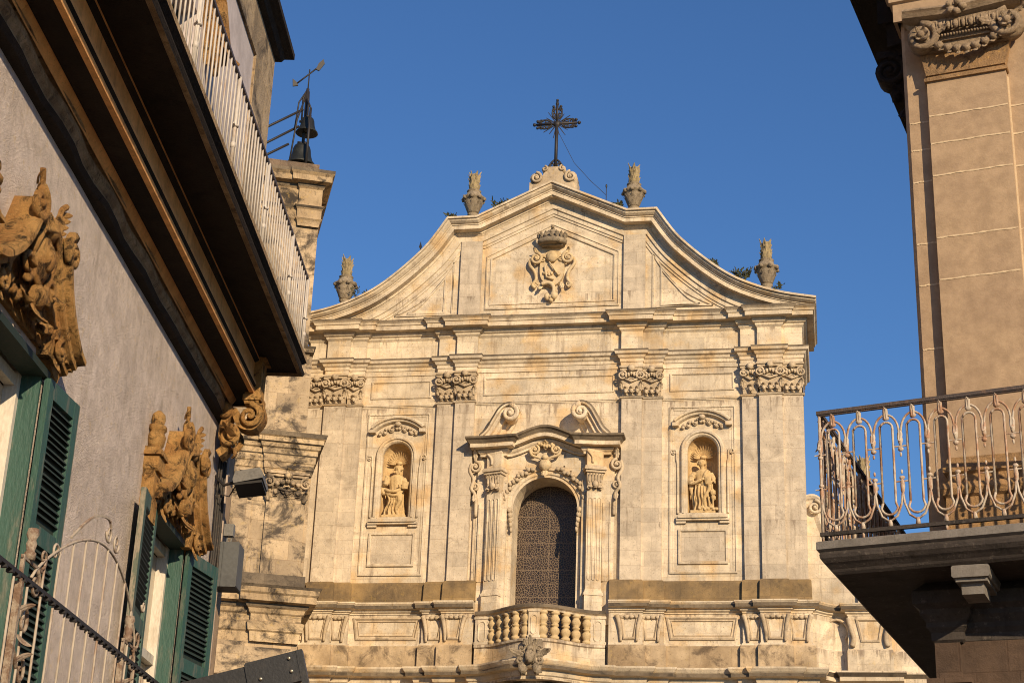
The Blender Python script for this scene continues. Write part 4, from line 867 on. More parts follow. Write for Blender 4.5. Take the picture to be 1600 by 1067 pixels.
# bells and their iron frame
def tw_world(x, y, z):
    a = radians(23); return (-5.934+x*cos(a)-y*sin(a), -10+x*sin(a)+y*cos(a), z)
bf = thing('bell_cage', 'black iron bell cage with slanting stays and arrow vane on the tower top', 'bell cage', tw_world(-1.30, .9, 28.44), 23)
f = MB(); f.tube([(0, 0, 0), (0, 0, 3.3)], .06, 8); f.tube([(.12, -.62, 0), (.12, -.62, 2.2)], .05, 6); f.tube([(.12, -.62, 2.2), (0, 0, 2.9)], .035, 6); f.tube([(-.45, -.3, 0), (-.3, -.2, 1.9), (0, 0, 3.2)], .035, 6); part('post', f, M['iron'], bf)
f = MB(); 
for k in range(3): f.tube([(-.12+.1*k, .05, 2.0), (-.14+.1*k, .05, 2.9), (-.04+.04*k, 0, 3.2)], .035, 5)
f.tube([(-.35, 0, 1.6), (-.28, 0, 2.7), (0, 0, 3.3)], .03, 5); f.tube([(-.2, 0, 1.95), (.25, 0, 1.95)], .05, 6); f.tube([(-.2, 0, 1.1), (.2, 0, 1.1)], .05, 6)
part('yoke', f, M['iron'], bf)
for a, b in (((-2.4, 0, .75), (-.1, 0, 2.45)), ((-2.5, 0, .0), (-.2, 0, 1.75)), ((-2.2, 0, -.25), (-.5, 0, 1.0))): part('stay', MB().tube([a, b], .045, 6), M['iron'], bf)
f = MB(); f.tube([(0, 0, 3.3), (0, 0, 4.1)], .025, 5); part('vane_rod', f, M['iron'], bf)
f = MB(); f.tube([(-.42, 0, 3.45), (.30, 0, 4.25)], .03, 5); f.prism([(-.55, 3.32), (-.36, 3.38), (-.44, 3.52), (-.58, 3.62)], -.03, .03); f.prism([(.22, 4.14), (.34, 4.1), (.52, 4.42), (.46, 4.6), (.30, 4.4)], -.03, .03); part('weather_vane', f, M['iron'], bf)
def bell(x, y, z, r, label):
    b = thing('bell', label, 'bell', tw_world(x, y, z))
    part('bell_body', MB().lathe([(r*.93, 0), (r, 0), (r*.97, r*.10), (r*.78, r*.35), (r*.64, r*.8), (r*.58, r*1.25), (r*.5, r*1.45), (r*.25, r*1.55), (.02, r*1.58)], 20), M['bronze'], b)
    part('crown_loops', MB().tube([(-.08, 0, r*1.5), (-.1, 0, r*1.75), (.1, 0, r*1.75), (.08, 0, r*1.5)], .04, 6), M['iron'], b)
    part('clapper', MB().tube([(0, 0, r*.6), (0, 0, -.02)], [.03, .06], 6), M['iron'], b)
bell(-1.20, .9, 29.95, .40, 'upper, smaller dark bell on the tower top')
bell(-1.32, .9, 28.62, .54, 'lower, larger dark bell resting just above the tower parapet')
# ================================================================ LEFT PALACE (x along the street, -y = out over the street)
LA = 98.945
LPO = (6.1708, -60.622, 0)
left = thing('left_palace', 'palace with rough lilac plaster, sooty cornices and white upper balcony railing at left', 'building', LPO, LA)
w = MB(); E = 19.15; ZH = 5.93
cs = [5.75, 11.07, 16.35]; HW = .78
xs = [-6]+[v for c_ in cs for v in (c_-HW, c_+HW)]+[E]
for a, b in zip(xs[0::2], xs[1::2]): w.box(a, b, 0, .35, 0, 7.9)
for c_ in cs: w.box(c_-HW, c_+HW, 0, .35, ZH, 7.9); w.box(c_-HW, c_+HW, 0, .35, 0, 3.2)
wall = part('plaster_wall', w, M['plaster'], left)
w = MB(); w.box(-6, E-.01, .9, 9, 0, 14.0); w.box(-6, -5.7, .3, .95, 0, 14); w.box(E-.35, E, .34, 9, 0, 8.3); part('inner_mass', w, M['plaster'], left)
w = MB(); w.box(18.72, E+.03, -.03, .02, 0, 7.6); w.box(E, E+.03, -.03, 1.2, 0, 7.6); part('corner_strip', w, M['rtan'], left)
for c_ in cs[1:]:
    wn_ = MB(); wn_.box(c_-HW, c_+HW, .26, .3, 3.2, ZH); wo_ = part('window', wn_, M['glass'], left)
    f = MB()
    for a, b in ((-HW, -HW+.09), (-.05, .05), (HW-.09, HW)): f.box(c_+a, c_+b, .14, .25, 3.2, ZH-.0, b=.01)
    for z in (3.3, 4.72, ZH-.08): f.box(c_-HW+.09, c_-.05, .16, .24, z-.05, z+.04); f.box(c_+.05, c_+HW-.09, .16, .24, z-.05, z+.04)
    part('frame', f, M['white'], wo_)
    cu = MB()
    for a, b in ((-HW+.09, -.05), (.05, HW-.09)): cu.box(c_+a, c_+b, .235, .255, 3.3, 4.66); cu.box(c_+a, c_+b, .245, .255, 4.77, ZH-.14)
    part('curtained_pane', cu, M['curtain'], wo_)
    part('painted_jamb', MB().box(c_+HW-.03, c_+HW-.001, -.01, .25, 3.25, ZH-.03), M['green'], wo_); part('painted_jamb', MB().box(c_-HW+.001, c_-HW+.03, -.01, .25, 3.25, ZH-.03), M['green'], wo_)
    lt = MB(); lt.box(c_-HW-.06, c_+HW+.06, -.05, .14, ZH-.03, ZH+.03); part('lintel', lt, M['slat'], wo_)
    for s_ in (-1, 1):
        X = T(c_+s_*HW, -.03, 0)@R({-1: 178, 1: -11 if c_ > 12 else -4}[s_]) if s_ > 0 else T(c_-HW, -.03, 0)@R(180+(5 if c_ > 12 else 6))
        W_, z0, z1 = (.66 if c_ < 12 and s_ > 0 else .80), 3.35, ZH-.03; s = MB()
        q = -1 if s_ > 0 else 1
        y0, y1 = (-.05, 0.0) if s_ > 0 else (0, .05)
        for a, b in ((0, .10), (W_-.10, W_)): s.box(a, b, y0, y1, z0, z1, X, b=.006)
        for z in (z0, 4.65, z1-.14): s.box(.10, W_-.10, y0+.003, y1-.003, z, z+.14, X)
        shut = part('shutter', s, M['green'], wo_)
        e_ = MB(); e_.box(W_, W_+.012, y0, y1, z0, z1, X); part('worn_edge', e_, M['greenold'], shut)
        sl = MB()
        for zz in [z0+.16+.052*k+.006*sin(k*2.9) for k in range(int((z1-z0-.3)/.052))]:
            if abs(zz-4.72) < .09: continue
            sl.add([(.10, y0+.004, zz), (W_-.10, y0+.004, zz), (W_-.10, y1-.004, zz+.045), (.10, y1-.004, zz+.045), (.10, y0+.004, zz+.008), (W_-.10, y0+.004, zz+.008), (W_-.10, y1-.004, zz+.053), (.10, y1-.004, zz+.053)] if s_ < 0 else
                   [(.10, y1-.004, zz+.045), (W_-.10, y1-.004, zz+.045), (W_-.10, y0+.004, zz), (.10, y0+.004, zz), (.10, y1-.004, zz+.053), (W_-.10, y1-.004, zz+.053), (W_-.10, y0+.004, zz+.008), (.10, y0+.004, zz+.008)],
                   [(0, 1, 2, 3), (4, 7, 6, 5), (0, 4, 5, 1), (2, 6, 7, 3), (1, 5, 6, 2), (0, 3, 7, 4)], X)
        sl.box(.10, W_-.10, (y0+y1)/2+.012*(1 if s_ > 0 else -1), (y0+y1)/2+.014*(1 if s_ > 0 else -1), z0+.1, z1-.1, X)
        part('louvres', sl, M['slat'], shut)
# carved window heads
part0 = part
def win_head(c_):
    h = MB(); z = ZH+.02; 
    XW = T(c_, 0, z)@Sc(1.0 if c_ > 12 else .94, .74, .88 if c_ > 12 else .80)@T(-c_, 0, -z+(0 if c_ > 12 else .14))
    def part(name, mb, m, p):
        mb.v = [tuple(XW@Vector(v)) for v in mb.v]; return part0(name, mb, m, p)
    h.prism([(c_-.95, z), (c_+.95, z), (c_+.85, z+.35), (c_+.45, z+.75), (c_-.45, z+.75), (c_-.85, z+.35)], -.05, .0)
    o = part('carved_window_head', h, M['gold'], left)
    for s_ in (-1, 1):                                              # flaring broken pediment pieces
        m_ = MB(); P = spline([(.36, 1.0), (.44, .80), (.56, .56), (.74, .34), (.98, .16), (1.14, .10)], 5)
        P = [(c_+s_*x, z+zz) for x, zz in P]; P = P if s_ > 0 else P[::-1]
        m_.sweep(P, [(-.03, 0), (-.03, .28), (0, .33), (.05, .33), (.06, .25), (.11, .24), (.12, .17), (.18, .16), (.19, .09), (.28, .08), (.30, 0)], XZ)
        for k in range(5): m_.box(c_+s_*(.66+.11*k)-.03, c_+s_*(.66+.11*k)+.03, -.20, -.04, z+.10-.03*k, z+.30-.05*k)
        m_.scroll(c_+s_*.46, z+.90, .14, 1.6, .055, y=-.30, start=90, hand=s_, n=6)
        part('broken_pediment', m_, M['gold'], o)
        k_ = MB(); k_.frus(min(c_+s_*.62, c_+s_*.9), max(c_+s_*.62, c_+s_*.9), -.13, 0, z-.06, z+.16, .03, .05)
        k_.scroll(c_+s_*.76, z+.02, .10, 1.3, .035, y=-.2, start=90, hand=s_); k_.leaf((c_+s_*.76, -.14, z-.0), (0, -.15, -1), .2, .2, .4)
        part('console', k_, M['gold'], o)
        fn = MB(); x = c_+s_*1.12
        fn.box(x-.11, x+.11, -.16, .0, z-.3, z+.26); fn.box(x-.13, x+.13, -.20, .0, z+.25, z+.42, b=.02); fn.box(x-.16, x+.16, -.23, 0, z+.42, z+.46); fn.box(x-.13, x+.13, -.19, 0, z+.46, z+.52)
        fn.lathe([(.06, .52), (.10, .56), (.12, .66), (.09, .72), (.12, .74), (.12, .78), (.07, .80), (.09, .86), (.08, .92), (.03, .96)], 10, T(x, -.09, z))
        if s_ < 0: part('finial', fn, M['gold'], o)
        hn = MB()
        hn.tube([(c_+s_*xx, -y_, z+zz) for xx, y_, zz in spline([(.08, .16, .84), (.20, .18, .92), (.27, .20, 1.06), (.26, .2, 1.22), (.34, .22, 1.32)], 4)], [.075]*6+[.055]*5+[.03]*6, 6)
        for k in range(6): hn.leaf((c_+s_*(.14+.03*k), -.16, z+.80+.08*k), (s_*.9, -.3, .5), .17, .09, .6, lobes=1)
        part('horn', hn, M['gold'], o)
        l_ = MB()
        l_.leaf((c_+s_*.28, -.16, z+.5), (s_*.5, -.3, -.8), .26, .14, .7); l_.leaf((c_+s_*.12, -.1, z+.25), (s_*.6, -.2, -.8), .32, .18, .7)
        l_.scroll(c_+s_*.30, z+.40, .12, 1.5, .04, y=-.2, start=-90, hand=-s_, n=6)
        for k in range(5): l_.blob((c_+s_*(.12+.1*k), -.14, z+.10+.04*sin(k*2.)), (.055, .05, .05), nz=.3)
        part('acanthus', l_, M['gold'], o)
    ct = MB()
    ct.blob((c_, -.14, z+.62), (.21, .15, .27), nz=.03, n=12); ct.box(c_-.2, c_+.2, -.28, 0, z+.82, z+.95, b=.03); ct.blob((c_, -.2, z+.9), (.19, .13, .14), nz=.1)
    ct.blob((c_, -.26, z+.60), (.10, .07, .14), nz=.05); ct.tube([(c_-.24, -.2, z+.55), (c_-.2, -.26, z+.8), (c_, -.3, z+.88), (c_+.2, -.26, z+.8), (c_+.24, -.2, z+.55), (c_+.12, -.22, z+.34), (c_, -.22, z+.28), (c_-.12, -.22, z+.34), (c_-.24, -.2, z+.55)], .035, 6)
    ct.blob((c_, -.2, z+.22), (.13, .11, .12), nz=.2); ct.leaf((c_, -.15, z+.2), (0, -.3, -1), .3, .22, .7)
    part('cartouche', ct, M['gold'], o)
for c_ in cs[1:]: win_head(c_)
# stepped cornice carrying the upper balcony
EC = 18.05; P0 = [(-6, 0), (EC, 0), (EC, 1)]
def irregular(z): return z
c = MB(); xs = [-6+.35*k for k in range(72)]; P = [(x, -.012*sin(x*5.1)-.01*sin(x*13.7)) for x in xs if x < 18.3]+[(18.35, 0), (18.35, 1)]
c.sweep(P, [(-.02, 7.66), (.07, 7.68), (.10, 7.72), (.09, 7.75), (.12, 7.79), (.12, 7.85), (.10, 7.88), (.14, 7.90)], PL, crust=(0, 1)); part('crumbling_ledge', c, [M['ledge'], M['soot_shade']], left)
c = MB(); c.sweep(P0, [(.13, 7.88), (.17, 7.97), (.17, 8.0)], PL); part('cove', c, M['fascia_lit'], left)
c = MB(); c.sweep(P0, [(-.02, 7.98), (.41, 7.98), (.41, 8.0)], PL); part('lower_soffit', c, M['soot_shade'], left)
c = MB(); c.sweep(P0, [(.37, 7.97), (.42, 7.97), (.43, 8.01), (.41, 8.02), (.41, 8.04), (.44, 8.06), (.44, 8.09), (.40, 8.10)], PL, crust=(3, 4)); part('soffit_moulding', c, [M['fascia_lit'], M['soot_shade']], left)
c = MB(); c.sweep(P0, [(.40, 8.08), (.40, 8.34), (.45, 8.37), (.45, 8.40)], PL, crust=(1,)); part('fascia', c, [M['fascia_lit'], M['soot_shade']], left)
c = MB(); SP = [(-6, -.875), (18.5, -.875), (18.5, .6)]
c.sweep(SP, [(-.86, 8.40), (-.06, 8.40), (-.04, 8.38), (.0, 8.38), (.02, 8.42), (.0, 8.45), (-.02, 8.52), (.03, 8.56), (.03, 8.62), (-.86, 8.64)], PL, crust=(0, 3, 4, 5, 6)); slab = part('balcony_slab', c, [M['ledge'], M['soot_shade']], left)
c = MB(); c.box(18.66, 18.98, -.60, -.38, 7.62, 8.36, b=.02); c.box(18.63, 19.01, -.66, -.36, 8.26, 8.37); c.box(18.64, 19.0, -.63, -.36, 7.66, 7.74)
c.sweep(spline([(-.60, 7.62), (-.64, 7.45), (-.52, 7.30), (-.34, 7.34), (-.24, 7.5), (-.14, 7.42), (-.10, 7.2), (-.16, 7.0), (-.06, 6.9)], 4), [(-.06, 18.70), (-.06, 18.95), (.05, 18.95), (.05, 18.70), (-.06, 18.70)], lambda a, b, h: (h, a, b))
XC = T(18.82, 0, 0)@R(90)
for (a, b, r_) in ((-.48, 7.44, .15), (-.2, 7.14, .13), (-.10, 7.5, .08)): c.scroll(a, b, r_, 1.5, .05, y=.15, start=90, hand=1, X=T(18.82, 0, 0)@R(90)); c.scroll(a, b, r_, 1.5, .05, y=-.15, start=90, hand=1, X=T(18.82, 0, 0)@R(90)); 
c.leaf((18.82, -.6, 7.66), (0, -.2, -1), .34, .22, -.5); c.leaf((18.82, -.22, 7.1), (0, -.5, -.8), .3, .2, -.6); c.leaf((18.62, -.12, 7.3), (-.5, -.5, -.8), .32, .2, .6)
c.v = [tuple(T(-.72, -.02, .12)@T(18.8, 0, 8.3)@Sc(.9, .78, .84)@T(-18.8, 0, -8.3)@Vector(v)) for v in c.v]
part('corner_console', c, M['gold'], left)
# upper floor
u = MB(); u.box(-6, 13.55, 0, .9, 8.62, 12.45); u.box(15.1, E-.02, 0, .9, 8.62, 12.45); u.box(13.55, 15.1, 0, .9, 11.2, 12.45); up = part('upper_wall', u, M['plaster2'], left)
u = MB(); u.box(18.0, E, -.035, .95, 8.62, 12.45); u.box(-6, E, -.035, .95, 12.45, 13.2); part('stone_quoins', u, M['tower'], left)
u = MB(); u.sweep([(-6, -.03), (E, -.03), (E, 5)], [(0, 13.05), (.08, 13.08), (.12, 13.16), (.22, 13.2), (.22, 13.28), (-.1, 13.34)], PL); part('string_course', u, M['soot_shade'], left)
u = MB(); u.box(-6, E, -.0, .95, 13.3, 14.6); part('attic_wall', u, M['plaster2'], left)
u = MB(); u.sweep([(-6, 0), (E, 0), (E, 5)], [(0, 14.35), (.10, 14.4), (.22, 14.48), (.22, 14.58), (-.1, 14.64)], PL); part('eaves', u, M['soot_shade'], left)
u = MB(); u.box(13.55, 15.1, .35, .4, 8.62, 11.2); dw = part('balcony_door', u, M['dark'], left)
u = MB()
for a in (13.55, 14.28, 15.02): u.box(a, a+.08, .2, .33, 8.62, 11.2)
u.box(13.63, 14.28, .22, .32, 11.1, 11.2); u.box(14.36, 15.02, .22, .32, 11.1, 11.2); part('frame', u, M['slat'], dw)
u = MB(); cc = 15.35
u.sweep(spline([(14.5, 11.9), (15.0, 11.75), (15.5, 11.4), (15.75, 10.95)], 4), [(-.04, 0), (-.04, .2), (.04, .24), (.08, .12), (.16, .1), (.2, 0)], XZ); u.tube([(15.35, -.14, 11.5), (15.55, -.16, 11.1), (15.62, -.12, 10.75)], [.1, .12, .04], 7); u.leaf((15.5, -.12, 11.3), (.2, -.3, -1), .5, .3, .4)
part('carved_door_head', u, M['gold'], left)
# white balcony railing
rl = MB(); rl.tube([(-6, -.84, 9.62), (17.45, -.84, 9.62)], .022, 4); rl.tube([(17.45, -.84, 9.62), (18.45, -.84, 9.62)], .022, 4); rl.tube([(18.45, -.84, 9.62), (18.45, 0, 9.62)], .022, 4); part('upper_handrail', rl, M['darkrail'], slab)
rb = MB(); k = 0; x = 6.0
while x < 18.43:
    yy = -.84; rb.tube([(x, yy, 8.64), (x, yy, 9.61)], .0105, 5); x += .138; k += 1
for k in range(8): rb.tube([(18.45, -.82+.10*k, 8.64), (18.45, -.82+.10*k, 9.61)], .0105, 5)
rb.tube([(18.45, -.84, 9.3), (18.45, 0, 9.3)], .01, 4); rb.tube([(18.45, -.84, 8.72), (18.45, 0, 8.72)], .01, 4)
part('railing_bars', rb, M['whitebar'], slab)
for x in (10.2, 11.95, 13.7, 15.45, 17.2, 18.45):
    p_ = MB(); p_.tube([(x, -.85, 8.63), (x, -.85, 9.62)], .019, 8); p_.blob((x, -.85, 9.1), (.04, .04, .018), nz=0); p_.tube([(x-.07, -.85, 9.1), (x+.07, -.85, 9.1)], .010, 4); p_.blob((x, -.85, 8.9), (.03, .03, .04), nz=0)
    part('railing_post', p_, M['whitebar'], slab)
# lower wrought-iron balcony front, seen at the bottom left
lo = MB(); OY = -1.25
lo.box(-2, 12.9, OY, 0, 2.45, 2.6); lob = part('lower_balcony_slab', lo, M['soot_shade'], left)
h_ = MB(); h_.box(0, 12.8, OY-.014, OY+.014, 3.54, 3.56)
for k in range(58): h_.box(6.6+.107*k, 6.63+.107*k, OY-.018, OY+.018, 3.525, 3.54)
part('lower_handrail', h_, M['iron'], lob)
archz = lambda t: 3.58+.50*sin(pi*min(1, max(0, t))**1.3)**.62
v_ = MB(); x = 7.0
while x < 12.8:
    z1 = 3.52
    if 8.6 < x < 10.7: z1 = archz((x-8.45)/2.3)
    v_.tube([(x, OY, 2.6), (x, OY, z1)], .0078, 5); x += .235
part('railing_bars', v_, M['rustbar'], lob)
for x in (8.28, 10.42):
    q_ = MB(); q_.box(x-.018, x+.018, OY-.018, OY+.018, 2.6, 3.52, b=.004); q_.box(x-.010, x+.010, OY-.010, OY+.010, 3.52, 3.66)
    q_.box(x-.02, x+.34, OY-.006, OY+.006, 3.64, 3.655)
    q_.lathe([(.03, 3.655), (.032, 3.69), (.022, 3.70), (.03, 3.74), (.022, 3.76), (.035, 3.79), (.028, 3.82)], 8, T(x+.10, OY, 0))
    q_.scroll(x+.25, 3.56, .07, 1.4, .012, y=OY, start=90, hand=-1, eye=False); q_.scroll(x+.33, 3.72, .05, 1.2, .010, y=OY, start=-90, hand=1, eye=False)
    q_.tube([(xx+x, OY, z) for xx, z in spline([(.05, 3.45), (-.01, 3.33), (.03, 3.2), (.2, 3.05), (.30, 2.95), (.26, 2.84), (.12, 2.80)], 5)], .013, 5)
    q_.scroll(x+.14, 3.34, .08, 1.3, .014, y=OY, start=180, hand=-1, eye=False); q_.scroll(x+.20, 3.1, .06, 1.2, .011, y=OY, start=90, hand=-1, eye=False); q_.scroll(x+.1, 2.9, .09, 1.3, .014, y=OY, start=0, hand=1, eye=False)
    for k in range(5): q_.leaf((x+.05+.03*k, OY, 3.38-.12*k), (.5, -.3, .4*(-1)**k), .09, .045, .6, lobes=1, th=.01)
    part('railing_post', q_, M['lowiron'], lob)
a_ = MB(); a_.tube([(8.45+2.3*k/40, OY, archz(k/40)) for k in range(40)]+[(10.76, OY, 3.0)], .0085, 5)
a_.tube([(x, OY, z) for x, z in spline([(9.05, 3.95), (9.4, 4.16), (9.75, 4.25), (9.85, 4.17)], 4)], .009, 4); a_.scroll(9.8, 4.17, .055, 1.3, .009, y=OY, start=180, hand=1, eye=False); a_.scroll(9.98, 4.16, .06, 1.3, .009, y=OY, start=0, hand=-1, eye=False); a_.scroll(8.8, 3.80, .05, 1.2, .009, y=OY, start=0, hand=1, eye=False); a_.scroll(10.82, 3.95, .04, 1.2, .009, y=OY, start=180, hand=1, eye=False)
part('arched_crest', a_, M['rustbar'], lob)
# things fixed to the palace
def lw_(s, y, z): 
    a = radians(LA); return (LPO[0]+s*cos(a)-y*sin(a), LPO[1]+s*sin(a)+y*cos(a), z)
fl_ = thing('floodlight', 'grey rectangular floodlight on a bracket beside the palace corner, below the stone scroll bracket', 'lamp', lw_(18.2, -.42, 6.95), LA-90)
b = MB(); Xf = R(-8, 'Y')@R(-14, 'X')
b.prism([(-.16, .0), (-.13, .10), (.15, .12), (.19, .03), (.18, -.02), (-.15, -.05)], -.16, .16, Xf); part('housing', b, M['lampgrey'], fl_)
b = MB(); b.box(-.14, .17, -.15, .15, -.075, -.045, Xf); part('lens', b, M['dark'], fl_)
b = MB(); b.tube([(-.15, 0, .03), (-.30, .05, .0), (-.42, .1, .12)], .018, 6); b.tube([(-.15, .02, .0), (-.22, .02, -.14), (-.36, .06, -.10), (-.44, .12, .1)], .008, 5); part('bracket', b, M['iron'], fl_)
bx = thing('junction_box', 'dark grey metal box hanging on the palace corner below the floodlight', 'box', lw_(18.75, -.14, 5.86), LA-90)
b = MB(); b.box(-.10, .16, -.16, .16, 0, .52, b=.01); b.box(-.02, -.012, -.17, -.16, 0, .52); part('casing', b, M['boxgrey'], bx)
b = MB(); b.box(-.06, .05, -.05, .05, .62, .76); b.tube([(-.02, 0, .5), (-.02, 0, .64)], .01, 4); b.tube([(.02, 0, .5), (.03, 0, .64)], .01, 4); part('bracket', b, M['lampgrey'], bx)
cb = MB(); rnd = random.Random(3)
for k in range(4):
    P = []
    for j in range(16):
        z = 7.62-.32*j; P.append((18.28+.05*k+.035*rnd.uniform(-1, 1)+.04*j*(.6 if j < 6 else .4), -.035-.012*k, z))
    cb.tube(P, .014+.004*(k % 2), 5)
o = part('cables', cb, M['cable']); o.location = LPO; o.rotation_euler = (0, 0, radians(LA)); tag(o, 'bundle of dark cables running down the corner of the lilac plaster wall', 'cables')
cd = MB(); cd.tube([(18.62, -.05, 7.6), (18.66, -.05, 6.9), (18.7, -.05, 5.8), (18.72, -.05, 4.5), (18.72, -.05, 3)], .03, 8)
for z in (7.2, 6.5, 5.9, 5.3, 4.6): cd.box(18.6, 18.76, -.07, 0, z, z+.03)
o = part('conduit', cd, M['dirtwhite']); o.location = LPO; o.rotation_euler = (0, 0, radians(LA)); tag(o, 'pale pipe running down the palace corner beside the dark cables', 'pipe')
ab = thing('awning_arm', 'black bolted steel arm poking up into the bottom of the view at left', 'awning arm', lw_(12, -1.22, 3.56), LA-90)
b = MB(); Xa = R(-16, 'Y'); b.box(-.6, .62, -.03, .03, -.16, .07, Xa); part('inner_arm', b, M['black'], ab)
b = MB(); b.box(.56, .98, -.045, .035, -.13, .09, Xa, b=.012); b.box(.94, .985, -.05, .04, -.30, .09, Xa); part('end_plate', b, M['black'], ab)
for x, z in ((.66, -.05), (.885, .045), (.885, -.05)): part('bolt', MB().lathe([(.013, 0), (.013, .014), (.006, .018)], 8, Xa@T(x, -.045, z)@R(90, 'X')), M['bolt'], ab)
# ================================================================ RIGHT PALACE
RA = -13.0; RO = (11.218, -46.244, 0)
right = thing('right_palace', 'smooth tan stone palace corner with carved capital and looped iron balcony at right', 'building', RO, RA)
w = MB(); w.v = []; 
def plan(mb, pts, z0, z1):
    n = len(pts); mb.add([(x, y, z0) for x, y in pts]+[(x, y, z1) for x, y in pts], [tuple(range(n)), tuple(range(2*n-1, n-1, -1))]+[(i, i+n, (i+1) % n+n, (i+1) % n) for i in range(n)])
plan(w, [(-.225, .12), (-.19, .085), (7, .085), (7, 9), (-.225, 9)], 4.95, 10.3); rw = part('corner_wall', w, M['rtan'], right)
w = MB(); plan(w, [(-.20, .12), (-.17, .085), (7, .085), (7, 9), (-.20, 9)], 0, 4.45); plan(w, [(-.02, .12), (-.02, .085), (7, .085), (7, 3), (-.02, 3)], 4.45, 4.95); part('lower_wall', w, M['brownwall'], right)
w = MB(); w.box(-.22, -.02, .02, .2, 0, 4.43); w.box(-.29, .06, -.04, .3, 4.09, 4.13); w.box(.08, 7, .04, .2, 0, 4.1); w.box(-.3, 7, -.03, .2, 3.9, 3.95); part('lower_corner_pier', w, M['brownwall'], right)
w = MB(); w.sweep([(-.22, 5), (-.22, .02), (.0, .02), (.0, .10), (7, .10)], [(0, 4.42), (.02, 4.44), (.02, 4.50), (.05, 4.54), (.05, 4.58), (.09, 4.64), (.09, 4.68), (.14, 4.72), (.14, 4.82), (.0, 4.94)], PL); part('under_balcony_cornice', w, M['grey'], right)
def mort(mb, x0, x1, y, zs):
    for z in zs:
        P = [(x0+(x1-x0)*k/14, z+.0022*sin(k*.9+z*7)) for k in range(15)]; t = [.0070+.0035*sin(k*2.7+z*3) for k in range(15)]
        mb.add([(p[0], y-.004, p[1]-q) for p, q in zip(P, t)]+[(p[0], y-.004, p[1]+q) for p, q in zip(P, t)], [(i, i+1, i+16, i+15) for i in range(14)])
JZ = [9.19, 8.91, 8.59, 7.98, 7.58, 6.98, 6.35, 5.75]
w = MB(); w.box(.0, .70, .0, .09, 5.95, 9.54, b=.006); pil = part('pilaster', w, M['rtan'], right)
w = MB(); mort(w, .005, .695, 0, JZ[:5]); mort(w, -.185, -.0, .085, JZ[:6]); mort(w, .71, 2.5, .085, [z+.02 for z in JZ]); 
w.box(.70, .712, .06, .087, 6, 9.5); part('mortar_joints', w, M['mortar'], pil)
w = MB(); w.box(-.03, .73, -.03, .09, 5.72, 5.95, b=.02); w.box(-.05, .75, -.05, .09, 5.2, 5.72, b=.02); w.sweep([(-.05, .2), (-.05, -.05), (.75, -.05), (.75, .2)], [(0, 5.60), (.03, 5.62), (.05, 5.67), (.03, 5.72), (0, 5.73)], PL); w.sweep([(-.03, .2), (-.03, -.03), (.73, -.03), (.73, .2)], [(0, 5.80), (.03, 5.82), (.03, 5.86), (0, 5.88)], PL)
part('pilaster_base', w, M['rstain'], pil)
w = MB(); w.box(-.02, .72, -.025, .09, 9.54, 9.575, b=.008); w.box(.01, .69, -.005, .09, 9.575, 9.72); w.prism([(.0, 9.6), (.70, 9.6), (.78, 9.95), (.80, 10.1), (-.1, 10.1), (-.06, 9.95)], -.02, .09); part('pilaster_neck', w, M['rstain'], pil)
cpt = MB()
cpt.sweep([(-.16, 10.20), (.24, 10.17), (.35, 10.16), (.46, 10.17), (.88, 10.20)], [(-.05, 0), (-.05, .17), (-.02, .19), (.0, .17), (.02, .20), (.05, .18), (.07, .12), (.08, 0)], XZ)
for (vx, e) in ((.0, -1), (.76, 1)):
    cpt.scroll(vx, 9.95, .13, 1.7, .036, y=-.12, start=90, hand=e, lift=.05, n=7); cpt.lathe([(.135, 0), (.135, .12)], 16, T(vx, -.0, 9.95)@R(90, 'X'))
    for k in range(6): a = k*pi/3; cpt.leaf((vx, -.17, 9.95), (cos(a), -.2, sin(a)), .09, .05, .6, lobes=1)
    cpt.leaf((vx+e*.06, -.05, 10.08), (e*.8, -.3, .7), .16, .1, .6); cpt.leaf((vx-e*.1, -.14, 9.98), (-e, -.1, .15), .16, .1, .4)
for k in range(9):
    x = .11+.067*k; cpt.blob((x, -.14, 10.02), (.03 if k % 2 else .022, .035, .045), nz=.1); cpt.tube([(x+.033, -.15, 10.07), (x+.033, -.15, 9.98)], .010, 5)
for k in range(22): cpt.blob((.10+.0265*k, -.12, 9.935), (.0125, .018, .014), nz=0, n=6)
cpt.box(.06, .72, -.09, .0, 9.90, 9.925); cpt.box(.04, .74, -.13, .02, 10.06, 10.1)
for k in range(9):                                                  # hanging festoon of fruit
    t = k/8; x = .06+.66*t; z = 9.88-.11*sin(pi*t); cpt.blob((x, -.11, z), (.045, .045, .04), nz=.35); cpt.leaf((x, -.1, z), (.5-t, -.3, -1), .09, .06, .5, lobes=1)
for k in range(8): cpt.blob((.33+.06*cos(k*1.3), -.20, 10.16+.05*sin(k*1.9)), (.035, .04, .035), nz=.3)
cpt.box(-.02, .74, -.06, .05, 9.82, 10.1)
part('capital', cpt, M['rcarve'], pil)
w = MB(); w.sweep([(-.27, 6), (-.27, .0), (7, .0)], [(-.03, 10.24), (.0, 10.24), (.0, 10.43), (.03, 10.44), (.03, 10.50), (.06, 10.54), (.07, 10.60), (.10, 10.62), (.10, 10.66), (-.1, 10.68)], PL); part('architrave', w, M['rtan'], right)
w = MB(); plan(w, [(-.23, .02), (7, .02), (7, 6), (-.23, 6)], 10.66, 11.6); part('frieze_wall', w, M['rtan'], right)
